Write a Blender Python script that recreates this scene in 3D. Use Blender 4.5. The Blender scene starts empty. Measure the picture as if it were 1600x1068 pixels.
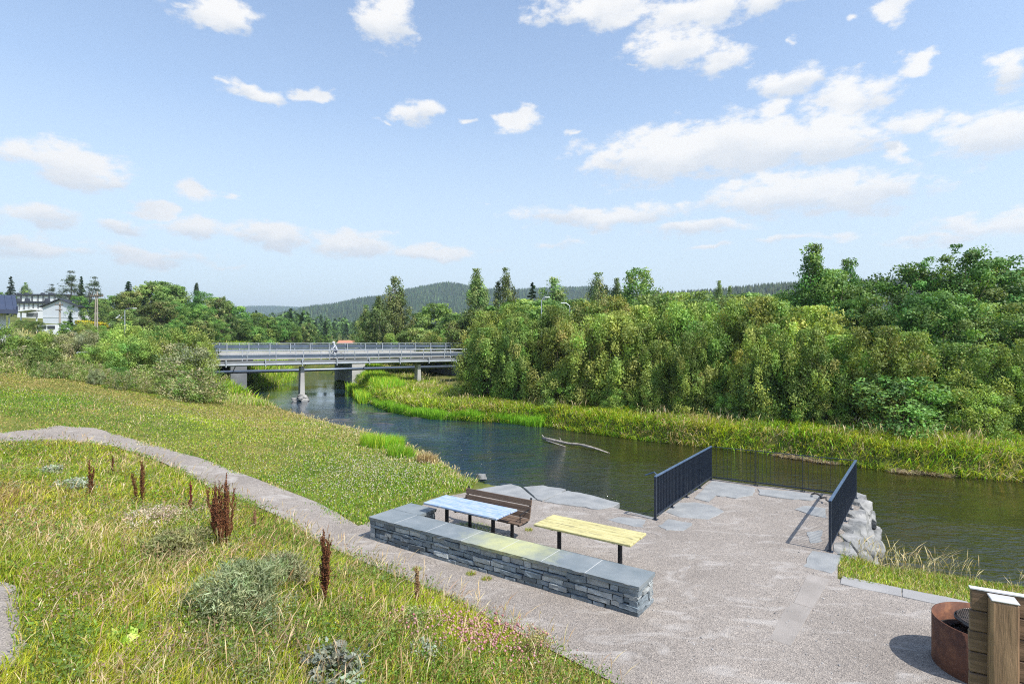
import bpy, bmesh, math, random
import numpy as np
from mathutils import Vector, Matrix
from mathutils.geometry import delaunay_2d_cdt
R = np.random.default_rng(7)
random.seed(7)
SC = bpy.context.scene
COL = SC.collection
CZ, FP, HY = 4.5, 880.0, 534.0        # eye height, focal length in photo pixels, horizon row

def P(px, py, z=0.0):
    D = (CZ - z) * FP / (py - HY)
    return ((px - 800) / FP * D, D, z)
def XD(px, D):
    return ((px - 800) / FP * D, D)
def topz(py, D):
    return CZ + (HY - py) * D / FP

# ------------------------------------------------------------------ scene tree helpers
def link(o, parent=None):
    COL.objects.link(o)
    if parent is not None: o.parent = parent
    return o
def tag(o, label=None, cat=None, group=None, kind=None):
    if label: o['label'] = label
    if cat: o['category'] = cat
    if group: o['group'] = group
    if kind or cat: o['kind'] = kind or 'thing'
    return o
def empty(name, loc, label, cat, group=None, rz=0.0):
    o = bpy.data.objects.new(name, None); link(o)
    o.empty_display_size = .2
    o.location = loc; o.rotation_euler = (0, 0, rz)
    return tag(o, label, cat, group)
def copy_tree(o, parent=None):
    c = o.copy(); COL.objects.link(c)
    if parent is not None:
        c.parent = parent; c.matrix_parent_inverse = o.matrix_parent_inverse.copy()
    for ch in list(KIDS.get(o.name, [])): copy_tree(ch, c)
    return c
KIDS = {}
def reg(o, parent):
    if parent is not None: KIDS.setdefault(parent.name, []).append(o)
    return o

class MB:
    """collects vertices and faces (with a colour per vertex) for ONE mesh"""
    def __init__(s): s.v = []; s.f = []; s.c = []; s.has = False
    def add(s, vs, fs, col=None):
        b = len(s.v); s.v += [tuple(v) for v in vs]; s.f += [tuple(b + i for i in f) for f in fs]
        s.c += [(*(col or (1, 1, 1)), 1.0)] * len(vs)
        if col: s.has = True
    def box(s, c, d, rz=0.0, col=None, ax=None, bev=0.0):
        x, y, z = d[0] / 2, d[1] / 2, d[2] / 2
        if bev > 0:
            b = min(bev, x * .9, y * .9, z * .9); vs = []
            for sx in (-1, 1):
                for sy in (-1, 1):
                    for sz in (-1, 1):
                        vs += [(sx * x, sy * (y - b), sz * (z - b)), (sx * (x - b), sy * y, sz * (z - b)), (sx * (x - b), sy * (y - b), sz * z)]
            I = lambda a, b_, c_, k: ((a * 2 + b_) * 2 + c_) * 3 + k
            fs = [(I(0,0,0,0), I(0,0,1,0), I(0,1,1,0), I(0,1,0,0)), (I(1,0,0,0), I(1,1,0,0), I(1,1,1,0), I(1,0,1,0)),
                  (I(0,0,0,1), I(1,0,0,1), I(1,0,1,1), I(0,0,1,1)), (I(0,1,0,1), I(0,1,1,1), I(1,1,1,1), I(1,1,0,1)),
                  (I(0,0,0,2), I(0,1,0,2), I(1,1,0,2), I(1,0,0,2)), (I(0,0,1,2), I(1,0,1,2), I(1,1,1,2), I(0,1,1,2))]
            for a in (0, 1):
                for b_ in (0, 1):
                    fs.append((I(a,b_,0,0), I(a,b_,1,0), I(a,b_,1,1), I(a,b_,0,1)))
                    fs.append((I(a,0,b_,0), I(a,1,b_,0), I(a,1,b_,2), I(a,0,b_,2)))
                    fs.append((I(0,a,b_,1), I(1,a,b_,1), I(1,a,b_,2), I(0,a,b_,2)))
                    for c_ in (0, 1): fs.append((I(a,b_,c_,0), I(a,b_,c_,1), I(a,b_,c_,2)))
        else:
            vs = [(sx * x, sy * y, sz * z) for sx in (-1, 1) for sy in (-1, 1) for sz in (-1, 1)]
            fs = [(0, 1, 3, 2), (4, 6, 7, 5), (0, 4, 5, 1), (2, 3, 7, 6), (0, 2, 6, 4), (1, 5, 7, 3)]
        M = (ax if ax is not None else Matrix.Rotation(rz, 3, 'Z'))
        s.add([tuple(M @ Vector(v) + Vector(c)) for v in vs], fs, col)
    def beam(s, p, q, w, h, col=None, bev=0.0):
        p = Vector(p); q = Vector(q); d = q - p; L = d.length; d.normalize()
        up = Vector((0, 0, 1)) if abs(d.z) < .99 else Vector((1, 0, 0))
        y = up.cross(d).normalized(); z = d.cross(y)
        s.box((p + q) / 2, (L, w, h), ax=Matrix((d, y, z)).transposed(), col=col, bev=bev)
    def tube(s, pts, r, n=8, cap=True, col=None):
        pts = [Vector(p) for p in pts]; rs = r if hasattr(r, '__len__') else [r] * len(pts)
        vs = []; fs = []; prev = None
        for i, p in enumerate(pts):
            d = (pts[min(i + 1, len(pts) - 1)] - pts[max(i - 1, 0)]).normalized()
            if prev is None:
                a = d.orthogonal().normalized()
            else:
                a = (prev - d * prev.dot(d)); a = a.normalized() if a.length > 1e-6 else d.orthogonal().normalized()
            prev = a; b = d.cross(a)
            for k in range(n):
                t = 2 * math.pi * k / n
                vs.append(p + (a * math.cos(t) + b * math.sin(t)) * rs[i])
        for i in range(len(pts) - 1):
            for k in range(n):
                k2 = (k + 1) % n
                fs.append((i * n + k, i * n + k2, (i + 1) * n + k2, (i + 1) * n + k))
        if cap:
            fs.append(tuple(range(n))[::-1]); fs.append(tuple((len(pts) - 1) * n + k for k in range(n)))
        s.add(vs, fs, col)
    def lathe(s, c, prof, n=48, col=None):
        vs = []; fs = []
        for (r, z) in prof:
            for k in range(n):
                t = 2 * math.pi * k / n; vs.append((c[0] + r * math.cos(t), c[1] + r * math.sin(t), c[2] + z))
        for i in range(len(prof) - 1):
            for k in range(n):
                k2 = (k + 1) % n; fs.append((i * n + k, i * n + k2, (i + 1) * n + k2, (i + 1) * n + k))
        s.add(vs, fs, col)
    def prism(s, poly, z0, z1, col=None):
        n = len(poly)
        a = sum(poly[i][0] * poly[(i + 1) % n][1] - poly[(i + 1) % n][0] * poly[i][1] for i in range(n))
        if a < 0: poly = poly[::-1]
        zz0 = z0 if hasattr(z0, '__len__') else [z0] * n; zz1 = z1 if hasattr(z1, '__len__') else [z1] * n
        vs = [(p[0], p[1], zz0[i]) for i, p in enumerate(poly)] + [(p[0], p[1], zz1[i]) for i, p in enumerate(poly)]
        fs = [tuple(range(n))[::-1], tuple(range(n, 2 * n))] + [(i, (i + 1) % n, n + (i + 1) % n, n + i) for i in range(n)]
        s.add(vs, fs, col)
    def build(s, name, m, parent=None, smooth=False, off=None):
        me = bpy.data.meshes.new(name)
        vs = s.v if off is None else [(v[0] - off[0], v[1] - off[1], v[2] - off[2]) for v in s.v]
        me.from_pydata(vs, [], s.f)
        if s.has:
            a = me.color_attributes.new('Col', 'FLOAT_COLOR', 'POINT'); a.data.foreach_set('color', np.array(s.c, np.float32).ravel())
        if smooth: me.polygons.foreach_set('use_smooth', [True] * len(me.polygons))
        me.materials.append(m)
        o = bpy.data.objects.new(name, me); link(o, parent); reg(o, parent)
        return o

def npmesh(name, V, quads=None, tris=None, col=None, m=None, parent=None, smooth=False):
    me = bpy.data.meshes.new(name)
    V = np.asarray(V, np.float32).reshape(-1, 3)
    nq = 0 if quads is None else len(quads); nt = 0 if tris is None else len(tris)
    me.vertices.add(len(V)); me.vertices.foreach_set('co', V.ravel())
    li = np.concatenate(([quads.ravel()] if nq else []) + ([tris.ravel()] if nt else [])).astype(np.int32)
    me.loops.add(len(li)); me.loops.foreach_set('vertex_index', li)
    ls = np.concatenate([np.arange(nq) * 4, nq * 4 + np.arange(nt) * 3]).astype(np.int32)
    me.polygons.add(nq + nt); me.polygons.foreach_set('loop_start', ls)
    if smooth: me.polygons.foreach_set('use_smooth', np.ones(nq + nt, bool))
    me.update(calc_edges=True)
    if col is not None:
        a = me.color_attributes.new('Col', 'FLOAT_COLOR', 'POINT')
        c4 = np.ones((len(V), 4), np.float32); c4[:, :3] = col; a.data.foreach_set('color', c4.ravel())
    if m: me.materials.append(m)
    o = bpy.data.objects.new(name, me); link(o, parent); reg(o, parent)
    return o

# ------------------------------------------------------------------ materials
def nt(name):
    m = bpy.data.materials.new(name); m.use_nodes = True; n = m.node_tree; n.nodes.clear()
    out = n.nodes.new('ShaderNodeOutputMaterial'); return m, n, out
def N(n, t, **k):
    x = n.nodes.new(t)
    for a, b in k.items(): setattr(x, a, b)
    return x
def ramp(n, fac, stops):
    r = N(n, 'ShaderNodeValToRGB'); e = r.color_ramp.elements
    while len(e) < len(stops): e.new(.5)
    for i, (p, c) in enumerate(stops): e[i].position = p; e[i].color = (*c, 1) if len(c) == 3 else c
    n.links.new(fac, r.inputs[0]); return r.outputs[0]
def noise(n, co, scale, detail=4, rough=.55, dist=0.0):
    t = N(n, 'ShaderNodeTexNoise'); t.inputs['Scale'].default_value = scale; t.inputs['Detail'].default_value = detail
    t.inputs['Roughness'].default_value = rough; t.inputs['Distortion'].default_value = dist
    if co is not None: n.links.new(co, t.inputs['Vector'])
    return t.outputs['Fac']
def mixc(n, f, a, b, mode='MIX'):
    x = N(n, 'ShaderNodeMix', data_type='RGBA', blend_type=mode)
    for s, i in ((f, 0), (a, 6), (b, 7)):
        if isinstance(s, (int, float)): x.inputs[i].default_value = s
        elif isinstance(s, tuple): x.inputs[i].default_value = (*s, 1)
        else: n.links.new(s, x.inputs[i])
    return x.outputs[2]
def coords(n, scale=(1, 1, 1), world=False, rot=(0, 0, 0)):
    if world: src = N(n, 'ShaderNodeNewGeometry').outputs['Position']
    else: src = N(n, 'ShaderNodeTexCoord').outputs['Object']
    mp = N(n, 'ShaderNodeMapping'); mp.inputs['Scale'].default_value = scale; mp.inputs['Rotation'].default_value = rot
    n.links.new(src, mp.inputs[0]); return mp.outputs[0]
def mat(name, c1, c2=None, scale=4, rough=.7, bump=.0, bscale=None, metal=0.0, stretch=(1, 1, 1), attr=False, world=False, detail=6, spec=.4, rot=(0, 0, 0), fine=None):
    m, n, out = nt(name); b = N(n, 'ShaderNodeBsdfPrincipled'); n.links.new(b.outputs[0], out.inputs[0])
    co = coords(n, stretch, world, rot)
    c = c1
    if c2 is not None: c = ramp(n, noise(n, co, scale, detail), [(.32, c1), (.68, c2)])
    if fine:
        f = noise(n, co, fine[0], 3, .7); g = ramp(n, f, [(.3, (fine[1],) * 3), (.7, (2 - fine[1],) * 3)])
        c = mixc(n, 1.0, c, g, 'MULTIPLY')
    if attr:
        a = N(n, 'ShaderNodeAttribute', attribute_name='Col'); c = mixc(n, 1.0, a.outputs[0], c, 'MULTIPLY')
    if isinstance(c, tuple): b.inputs['Base Color'].default_value = (*c, 1)
    else: n.links.new(c, b.inputs['Base Color'])
    b.inputs['Roughness'].default_value = rough; b.inputs['Metallic'].default_value = metal
    b.inputs['Specular IOR Level'].default_value = spec
    if bump:
        bp = N(n, 'ShaderNodeBump'); bp.inputs['Strength'].default_value = min(1, bump * 1.0); bp.inputs['Distance'].default_value = .02
        n.links.new(noise(n, co, bscale or scale * 3, 8, .65), bp.inputs['Height']); n.links.new(bp.outputs[0], b.inputs['Normal'])
    return m
def leafmat(name, tint=(1, 1, 1), trans=.38, vary=.32, rough=.55, spec=.3):
    m, n, out = nt(name); a = N(n, 'ShaderNodeAttribute', attribute_name='Col')
    oi = N(n, 'ShaderNodeObjectInfo')
    hs = N(n, 'ShaderNodeHueSaturation'); hs.inputs['Hue'].default_value = .5
    mr = N(n, 'ShaderNodeMapRange'); mr.inputs[3].default_value = 1 - vary; mr.inputs[4].default_value = 1 + vary
    n.links.new(oi.outputs['Random'], mr.inputs[0]); n.links.new(mr.outputs[0], hs.inputs['Value'])
    mh = N(n, 'ShaderNodeMapRange'); mh.inputs[3].default_value = .485; mh.inputs[4].default_value = .53
    fr = N(n, 'ShaderNodeMath', operation='FRACT'); mu = N(n, 'ShaderNodeMath', operation='MULTIPLY'); mu.inputs[1].default_value = 17.3
    n.links.new(oi.outputs['Random'], mu.inputs[0]); n.links.new(mu.outputs[0], fr.inputs[0]); n.links.new(fr.outputs[0], mh.inputs[0]); n.links.new(mh.outputs[0], hs.inputs['Hue'])
    n.links.new(mixc(n, 1.0, a.outputs[0], tint, 'MULTIPLY'), hs.inputs['Color'])
    b = N(n, 'ShaderNodeBsdfPrincipled'); b.inputs['Roughness'].default_value = rough; b.inputs['Specular IOR Level'].default_value = spec
    t = N(n, 'ShaderNodeBsdfTranslucent'); mx = N(n, 'ShaderNodeMixShader'); mx.inputs[0].default_value = trans
    n.links.new(hs.outputs[0], b.inputs['Base Color']); n.links.new(mixc(n, 1.0, hs.outputs[0], (1.35, 1.25, .6), 'MULTIPLY'), t.inputs[0])
    n.links.new(b.outputs[0], mx.inputs[1]); n.links.new(t.outputs[0], mx.inputs[2]); n.links.new(mx.outputs[0], out.inputs[0])
    return m

M = {}
M['leaf'] = leafmat('leaf', tint=(1.34, 1.26, 1.35), trans=.3); M['grass'] = leafmat('grass_blade', tint=(.92, .9, .85), vary=0.0, trans=.3); M['needle'] = leafmat('needle', trans=.12, spec=.15)
M['bark'] = mat('bark', (.10, .075, .05), (.20, .16, .12), 6, .9, .8, 30)
M['birchbark'] = mat('birch_bark', (.55, .53, .5), (.25, .23, .21), 5, .8, .4, 20, stretch=(1, 1, 3))
M['granite'] = mat('slate_cap', (.16, .185, .2), (.24, .265, .275), 2.2, .55, .35, 90, fine=(120, .75))
M['stone'] = mat('slate_stone', (.7, .7, .7), (1.15, 1.15, 1.15), 7, .75, .9, 26, attr=True, stretch=(1, 1, 2.5))
M['slab'] = mat('paving_slab', (.22, .23, .235), (.31, .315, .31), 2.5, .75, .5, 45, world=True, fine=(60, .8))
M['edge'] = mat('edging_stone', (.27, .265, .26), (.34, .33, .32), 1.5, .8, .4, 60, world=True, fine=(80, .8))
M['rock'] = mat('boulder_rock', (.12, .125, .125), (.38, .375, .36), 2.2, .8, 1.0, 9, world=True)
M['dusty'] = mat('dusty_slab', (.262, .236, .212), (.34, .308, .28), 1.8, .9, .5, 60, world=True, fine=(70, .7))
M['mortar'] = mat('mortar', (.5, .5, .48), None, 5, .9)
M['black'] = mat('black_paint', (.012, .013, .016), (.02, .022, .026), 9, .4, 0)
M['railpaint'] = mat('rail_paint', (.018, .026, .042), (.03, .042, .065), 12, .42, .1, 60)
M['railtop'] = mat('rail_top_paint', (.05, .09, .17), (.09, .14, .23), 6, .3, 0)
M['steel'] = mat('galvanised_steel', (.30, .33, .36), (.42, .45, .48), 1.5, .45, 0, metal=.35)
M['guard'] = mat('guardrail_steel', (.10, .13, .18), (.17, .21, .27), .8, .35, 0, metal=.5)
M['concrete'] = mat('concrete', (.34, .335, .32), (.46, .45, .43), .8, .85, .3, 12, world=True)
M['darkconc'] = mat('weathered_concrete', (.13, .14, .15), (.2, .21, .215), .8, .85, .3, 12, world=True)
M['asphalt'] = mat('asphalt', (.05, .05, .052), (.075, .075, .078), 2, .9, .3, 60)
M['white'] = mat('white_render', (.66, .68, .71), (.74, .76, .78), .4, .8)
M['greywall'] = mat('pale_cladding', (.52, .56, .62), (.58, .62, .67), .3, .7)
M['roofdark'] = mat('dark_roofing', (.03, .035, .045), (.05, .055, .07), 2, .5)
M['glass'] = mat('window_glass', (.02, .025, .03), None, 2, .1, spec=.8)
M['orange'] = mat('orange_roof', (.55, .22, .12), (.45, .2, .13), 1, .8)
M['pole'] = mat('weathered_pole', (.28, .24, .2), (.4, .36, .31), 2, .85, .4, 20, stretch=(1, 1, .2))
M['rust'] = mat('rusty_iron', (.16, .06, .03), (.30, .12, .06), 5, .85, .4, 30)
M['bark2'] = mat('driftwood', (.20, .17, .14), (.45, .41, .36), 9, .85, .6, 40)
M['skin'] = mat('skin', (.5, .3, .22)); M['cloth'] = mat('pale_cloth', (.5, .52, .56)); M['clothdark'] = mat('dark_cloth', (.05, .06, .09))

def wood(name, a, b, gap=None, rough=.75, bump=.5, sc=3.0, axis=0, grey=None):
    m, n, out = nt(name); bs = N(n, 'ShaderNodeBsdfPrincipled'); n.links.new(bs.outputs[0], out.inputs[0])
    st = [9, 9, 9]; st[axis] = .7
    co = coords(n, tuple(st)); f = noise(n, co, sc, 8, .65, .6)
    c = ramp(n, f, [(.3, a), (.62, b)])
    if grey:
        c = mixc(n, ramp(n, noise(n, coords(n, tuple(1.0 if k_ == axis else 5.0 for k_ in range(3))), grey[1], 6, .7), [(grey[2], (0, 0, 0)), (grey[2] + .1, (1, 1, 1))]), c, grey[0])
    n.links.new(c, bs.inputs['Base Color']); bs.inputs['Roughness'].default_value = rough
    bp = N(n, 'ShaderNodeBump'); bp.inputs['Strength'].default_value = bump; bp.inputs['Distance'].default_value = .006
    n.links.new(f, bp.inputs['Height']); n.links.new(bp.outputs[0], bs.inputs['Normal'])
    return m
M['blue'] = wood('blue_paint_wood', (.17, .27, .47), (.33, .44, .62), grey=((.42, .46, .52), 4, .47), rough=.5)
M['yellow'] = wood('yellow_paint_wood', (.38, .33, .12), (.62, .56, .28), grey=((.19, .17, .10), 3.6, .555), rough=.55)
M['brown'] = wood('worn_brown_wood', (.085, .055, .04), (.17, .115, .08), grey=((.40, .32, .26), 5.5, .64))
M['fencewood'] = wood('grey_brown_board', (.05, .032, .022), (.30, .19, .12), sc=2.6, bump=.8)
M['postwood'] = wood('pressure_treated_post', (.06, .034, .02), (.42, .255, .145), sc=3.4, axis=2, bump=1)

# corten ring
m, n, out = nt('corten'); bs = N(n, 'ShaderNodeBsdfPrincipled'); n.links.new(bs.outputs[0], out.inputs[0])
co = coords(n); c = ramp(n, noise(n, co, 5, 8, .7), [(.3, (.055, .022, .014)), (.5, (.13, .05, .027)), (.72, (.27, .115, .05))])
n.links.new(c, bs.inputs['Base Color']); bs.inputs['Roughness'].default_value = .75; bs.inputs['Metallic'].default_value = .2
M['corten'] = m

# gravel
m, n, out = nt('gravel'); bs = N(n, 'ShaderNodeBsdfPrincipled'); n.links.new(bs.outputs[0], out.inputs[0])
co = coords(n, world=True)
base = ramp(n, noise(n, co, .45, 5, .6), [(.28, (.235, .205, .178)), (.72, (.335, .297, .262))])
v = N(n, 'ShaderNodeTexVoronoi'); v.inputs['Scale'].default_value = 62; n.links.new(co, v.inputs['Vector'])
sep = N(n, 'ShaderNodeSeparateColor'); n.links.new(v.outputs['Color'], sep.inputs[0])
sp = ramp(n, sep.outputs[0], [(0, (.45, .45, .46)), (.12, (.8, .8, .8)), (.75, (1.05, 1.05, 1.05)), (1, (1.4, 1.4, 1.38))])
c = mixc(n, 1.0, base, sp, 'MULTIPLY')
c = mixc(n, 1.0, c, ramp(n, noise(n, co, 9, 4, .7), [(.3, (.86, .86, .87)), (.7, (1.12, 1.11, 1.1))]), 'MULTIPLY')
pale = ramp(n, noise(n, coords(n, (1.2, 2.6, 1), True, (0, 0, .6)), .8, 7, .62, 1.2), [(.53, (0, 0, 0)), (.7, (.75, .75, .75))])
c = mixc(n, pale, c, (.44, .41, .38))
n.links.new(c, bs.inputs['Base Color']); bs.inputs['Roughness'].default_value = .9
bp = N(n, 'ShaderNodeBump'); bp.inputs['Strength'].default_value = .7; bp.inputs['Distance'].default_value = .015
n.links.new(v.outputs['Distance'], bp.inputs['Height']); n.links.new(bp.outputs[0], bs.inputs['Normal'])
M['gravel'] = m

# soil under the vegetation
m, n, out = nt('soil'); bs = N(n, 'ShaderNodeBsdfPrincipled'); n.links.new(bs.outputs[0], out.inputs[0])
co = coords(n, world=True)
c = ramp(n, noise(n, co, .7, 8, .65), [(.25, (.06, .085, .018)), (.45, (.10, .13, .03)), (.6, (.17, .17, .05)), (.75, (.25, .20, .10))])
c = mixc(n, 1.0, c, ramp(n, noise(n, co, 14, 6, .75), [(.25, (.4, .42, .4)), (.75, (1.5, 1.45, 1.4))]), 'MULTIPLY')
n.links.new(c, bs.inputs['Base Color']); bs.inputs['Roughness'].default_value = .95; bs.inputs['Specular IOR Level'].default_value = .1
M['soil'] = m
# forest-covered hill
M['hill'] = mat('hill_forest', (.025, .045, .018), (.06, .09, .03), .01, .95, 0, world=True, spec=.1)

# water
m, n, out = nt('river_water'); bs = N(n, 'ShaderNodeBsdfPrincipled'); n.links.new(bs.outputs[0], out.inputs[0])
co = coords(n, world=True)
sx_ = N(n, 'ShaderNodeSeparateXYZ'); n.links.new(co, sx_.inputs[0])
sky_tint = N(n, 'ShaderNodeMapRange', interpolation_type='SMOOTHSTEP'); n.links.new(sx_.outputs[0], sky_tint.inputs[0]); sky_tint.inputs[1].default_value = -3; sky_tint.inputs[2].default_value = 6
c = mixc(n, sky_tint.outputs[0], (.012, .03, .056), (.024, .026, .008))  # left blue is sky reflection painted into the base colour, olive to the right
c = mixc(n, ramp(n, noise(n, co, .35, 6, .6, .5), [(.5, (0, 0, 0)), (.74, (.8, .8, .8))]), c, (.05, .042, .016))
n.links.new(c, bs.inputs['Base Color']); bs.inputs['Roughness'].default_value = .045; bs.inputs['IOR'].default_value = 1.33
bs.inputs['Specular IOR Level'].default_value = .85
h1 = noise(n, coords(n, (1, 2.1, 1), True, (0, 0, .6)), 3.2, 3, .55, .4); h2 = noise(n, coords(n, (1, 1.7, 1), True, (0, 0, -.5)), 1.1, 2, .5, .2)
ad = N(n, 'ShaderNodeMath', operation='MULTIPLY_ADD'); ad.inputs[1].default_value = 1.6; n.links.new(h2, ad.inputs[0]); n.links.new(h1, ad.inputs[2])
calm = N(n, 'ShaderNodeMapRange', interpolation_type='SMOOTHSTEP'); n.links.new(sx_.outputs[0], calm.inputs[0]); calm.inputs[1].default_value = 2; calm.inputs[2].default_value = 9; calm.inputs[3].default_value = 1; calm.inputs[4].default_value = .42
amp = mixc(n, 1.0, ramp(n, noise(n, co, .14, 3, .5), [(.36, (.12, .12, .12)), (.6, (1, 1, 1))]), calm.outputs[0], 'MULTIPLY')
sy = N(n, 'ShaderNodeSeparateXYZ'); n.links.new(co, sy.inputs[0])
mr = N(n, 'ShaderNodeMapRange'); n.links.new(sy.outputs[1], mr.inputs[0]); mr.inputs[1].default_value = 30; mr.inputs[2].default_value = 46; mr.inputs[3].default_value = 1; mr.inputs[4].default_value = .06
mm = N(n, 'ShaderNodeMath', operation='MULTIPLY'); n.links.new(amp, mm.inputs[0]); n.links.new(mr.outputs[0], mm.inputs[1])
bp = N(n, 'ShaderNodeBump'); bp.inputs['Distance'].default_value = .22; n.links.new(mm.outputs[0], bp.inputs['Strength']); n.links.new(ad.outputs[0], bp.inputs['Height'])
n.links.new(bp.outputs[0], bs.inputs['Normal'])
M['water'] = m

# ------------------------------------------------------------------ terrain
uv = np.array([.573, .82]); vv = np.array([.823, -.569])     # axes of the quay: towards the river / along the wall
A_, B_, C_, D_ = (np.array(P(*q)[:2]) for q in ((1024, 812), (1111, 750), (1337, 779), (1297, 862)))
Cc = C_ + .35 * vv + .25 * uv; Bc = B_ + .25 * uv - .15 * vv; Ac = A_ - .15 * vv
near_bank = [(90, 0), (60, 2), (40, 4.5), (22, 7.6), (14.5, 9.9), (11.3, 11.4), (10.0, 12.1), (8.9, 12.6), (7.8, 12.6), (8.3, 13.5), tuple(Cc + .05 * vv), tuple(Cc), tuple(Bc), tuple(Ac),
             (3.05, 15.9), (1.5, 17.5), (.1, 18.0), (-.9, 18.9), (-1.2, 21.2), (-2.4, 23.8), (-4.0, 27), (-6.2, 30.5), (-9.3, 34), (-13.5, 38.5), (-18.5, 43), (-23.5, 47.5), (-28.5, 53),
             (-30.5, 60), (-29.5, 70), (-31.5, 80), (-35, 90), (-46, 104), (-62, 125)]
far_bank = [(90, 14), (60, 16.5), (35, 19.2), (22.5, 20.8), (17.8, 22.6), (15.4, 24), (12.7, 27), (10.1, 28.8), (7.2, 31), (3.9, 34), (2.1, 36.3), (0, 37.5), (-4.5, 39.3), (-7.6, 41.7), (-9.8, 45),
            (-12.2, 49.5), (-15.0, 57), (-18, 65), (-19.5, 72), (-23, 81), (-27, 92), (-36, 103), (-52, 118)]
RIV = np.array(near_bank + far_bank[::-1]); NN = len(near_bank)
MEADOW0 = 17
def seg_dist(x, y, poly, closed=True):
    n_ = len(poly); best = np.full(x.shape, 1e9); idx = np.zeros(x.shape, int)
    for i in range(n_ if closed else n_ - 1):
        a = poly[i]; b = poly[(i + 1) % n_]; dx, dy = b[0] - a[0], b[1] - a[1]
        t = np.clip(((x - a[0]) * dx + (y - a[1]) * dy) / (dx * dx + dy * dy), 0, 1)
        d = np.hypot(x - a[0] - t * dx, y - a[1] - t * dy); k = d < best; best[k] = d[k]; idx[k] = i
    return best, idx
def inside(x, y, poly):
    r = np.zeros(x.shape, bool); n_ = len(poly); j = n_ - 1
    for i in range(n_):
        xi, yi = poly[i][0], poly[i][1]; xj, yj = poly[j][0], poly[j][1]
        if yi != yj:
            c_ = ((yi > y) != (yj > y)) & (x < (xj - xi) * (y - yi) / (yj - yi) + xi); r ^= c_
        j = i
    return r
def river_sd(x, y):
    x = np.asarray(x, float); y = np.asarray(y, float)
    d, i = seg_dist(x, y, RIV); d = np.where(inside(x, y, RIV), -d, d); return d, i

ctl = []
for q in [(840,1000,0),(700,930,.02),(600,890,.05),(500,845,.1),(400,790,.22),(330,765,.36),(250,720,.6),(180,698,.8),(100,686,1.05),(0,690,1.2),
          (0,680,1.25),(90,672,1.15),(200,684,.85),(300,712,.55),(380,742,.3),(500,788,.08),(560,820,.02),
          (700,740,0),(600,740,.22),(500,720,.4),(400,690,.7),(300,660,1.0),(200,640,1.5),(100,620,2.0),(0,600,2.4),(0,640,1.9),(100,650,1.6),(300,695,.65),
          (700,714,-.1),(640,700,-.2),(600,684,-.25),(560,673,-.3),(500,662,-.3),(440,648,-.2),(345,626,.35),(250,600,1.6),(150,580,2.4),(50,560,3.2),
          (400,1060,.75),(200,1060,.9),(0,1060,1.05),(600,1060,.55),(780,1060,.3),(100,900,1.0),(300,900,.8),(450,900,.5),(600,930,.25),(200,780,.85),(0,760,1.2),(330,800,.5),(20,980,1.05),
          (700,850,0),(900,900,0),(1100,850,0),(1100,950,0),(1300,1000,0),(1500,1040,0),(1400,930,-.02),(1480,900,-.42),(1400,885,-.38),(1600,930,-.42),(1350,885,-.25),(1700,950,-.4),(1200,1068,0),(950,1068,0),(640,800,.02)]:
    ctl.append(P(*q))
ctl += [(-45,60,5),(-60,52,6),(-38,45,4.2),(-80,100,7.2),(-96,120,8.2),(-110,150,10.5),(-60,110,5.5),(-150,80,9),(-50,80,4.0),(-70,150,8),(-40,62,2.6),(-55,95,4.2),
        (20,30,.3),(30,50,.8),(10,50,.5),(0,60,.5),(-5,80,.7),(60,40,1.5),(0,120,2),(100,150,4),(0,300,3),(-250,200,20),(-100,300,8),(-300,500,15),(300,400,12),(25,24,.2),(12,32,.15),(5,38,.15),(-3,43,.1),(-8,47,.05),(-10,55,.1),(-14,70,.1),
        (0,-10,1),(-10,-10,1.5),(-20,0,2),(20,0,0),(10,8,0),(-40,140,0),(-60,200,.5),(-30,200,.8),(-70,260,1),(30,5,0),(-12,8,1.5),(-30,25,3),(-2,3,.6),(3,5,0),(200,60,3),(-200,0,6),(1500,1500,2),(-1500,1500,2),(0,2500,2),(0,900,2),(500,800,3)]
ctl = np.array(ctl, float)
_d = np.hypot(ctl[:, None, 0] - ctl[None, :, 0], ctl[:, None, 1] - ctl[None, :, 1])
_n = len(ctl); _A = np.zeros((_n + 1, _n + 1)); _A[:_n, :_n] = _d - np.eye(_n) * .25; _A[:_n, _n] = 1; _A[_n, :_n] = 1
_w = np.linalg.solve(_A, np.append(ctl[:, 2], 0))
def Lraw(x, y):
    out_ = np.full(x.shape, _w[_n])
    for i in range(_n): out_ += _w[i] * np.hypot(x - ctl[i, 0], y - ctl[i, 1])
    return np.clip(out_, -.5, 40)
def sstep(a, b, x):
    t = np.clip((x - a) / (b - a), 0, 1); return t * t * (3 - 2 * t)

# gravel outline in world metres: path from the left, then the quay
def G2(px, py, z=0.0): return P(px, py, z)[:2]
path_low = [(-2, 6.2), G2(960,1068), G2(840,1003), G2(760,962), G2(700,932), G2(600,889,.05), G2(500,846,.1), G2(400,790,.22), G2(330,763,.36), G2(250,721,.6), G2(180,698,.8), G2(100,687,1.05), G2(0,691,1.2), (-24, 18.8)]
path_up = [(-25, 20.6), G2(0,679,1.25), G2(90,671,1.15), G2(150,675,1.0), G2(200,684,.85), G2(300,712,.55), G2(380,742,.3), G2(500,788,.08), G2(560,820,.02), G2(588,812), G2(610,795), G2(655,792), G2(672,780), G2(735,768)]
quay = [G2(760,766), G2(850,782), G2(952,791), G2(1002,806), tuple(A_ - .05 * vv), tuple(B_ + .15 * uv), tuple(C_ + .1 * uv + .15 * vv), tuple(D_ + .15 * vv), G2(1310,905), G2(1480,942), G2(1600,968), (9, 7.6), (12, 4.5), (12, 1.0), (3, 1.0), (.6, 4.5)]
GRAV = np.array([(3, 1.0), (.6, 4.5)] + path_low[1:] + path_up + quay[:-2])
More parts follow.
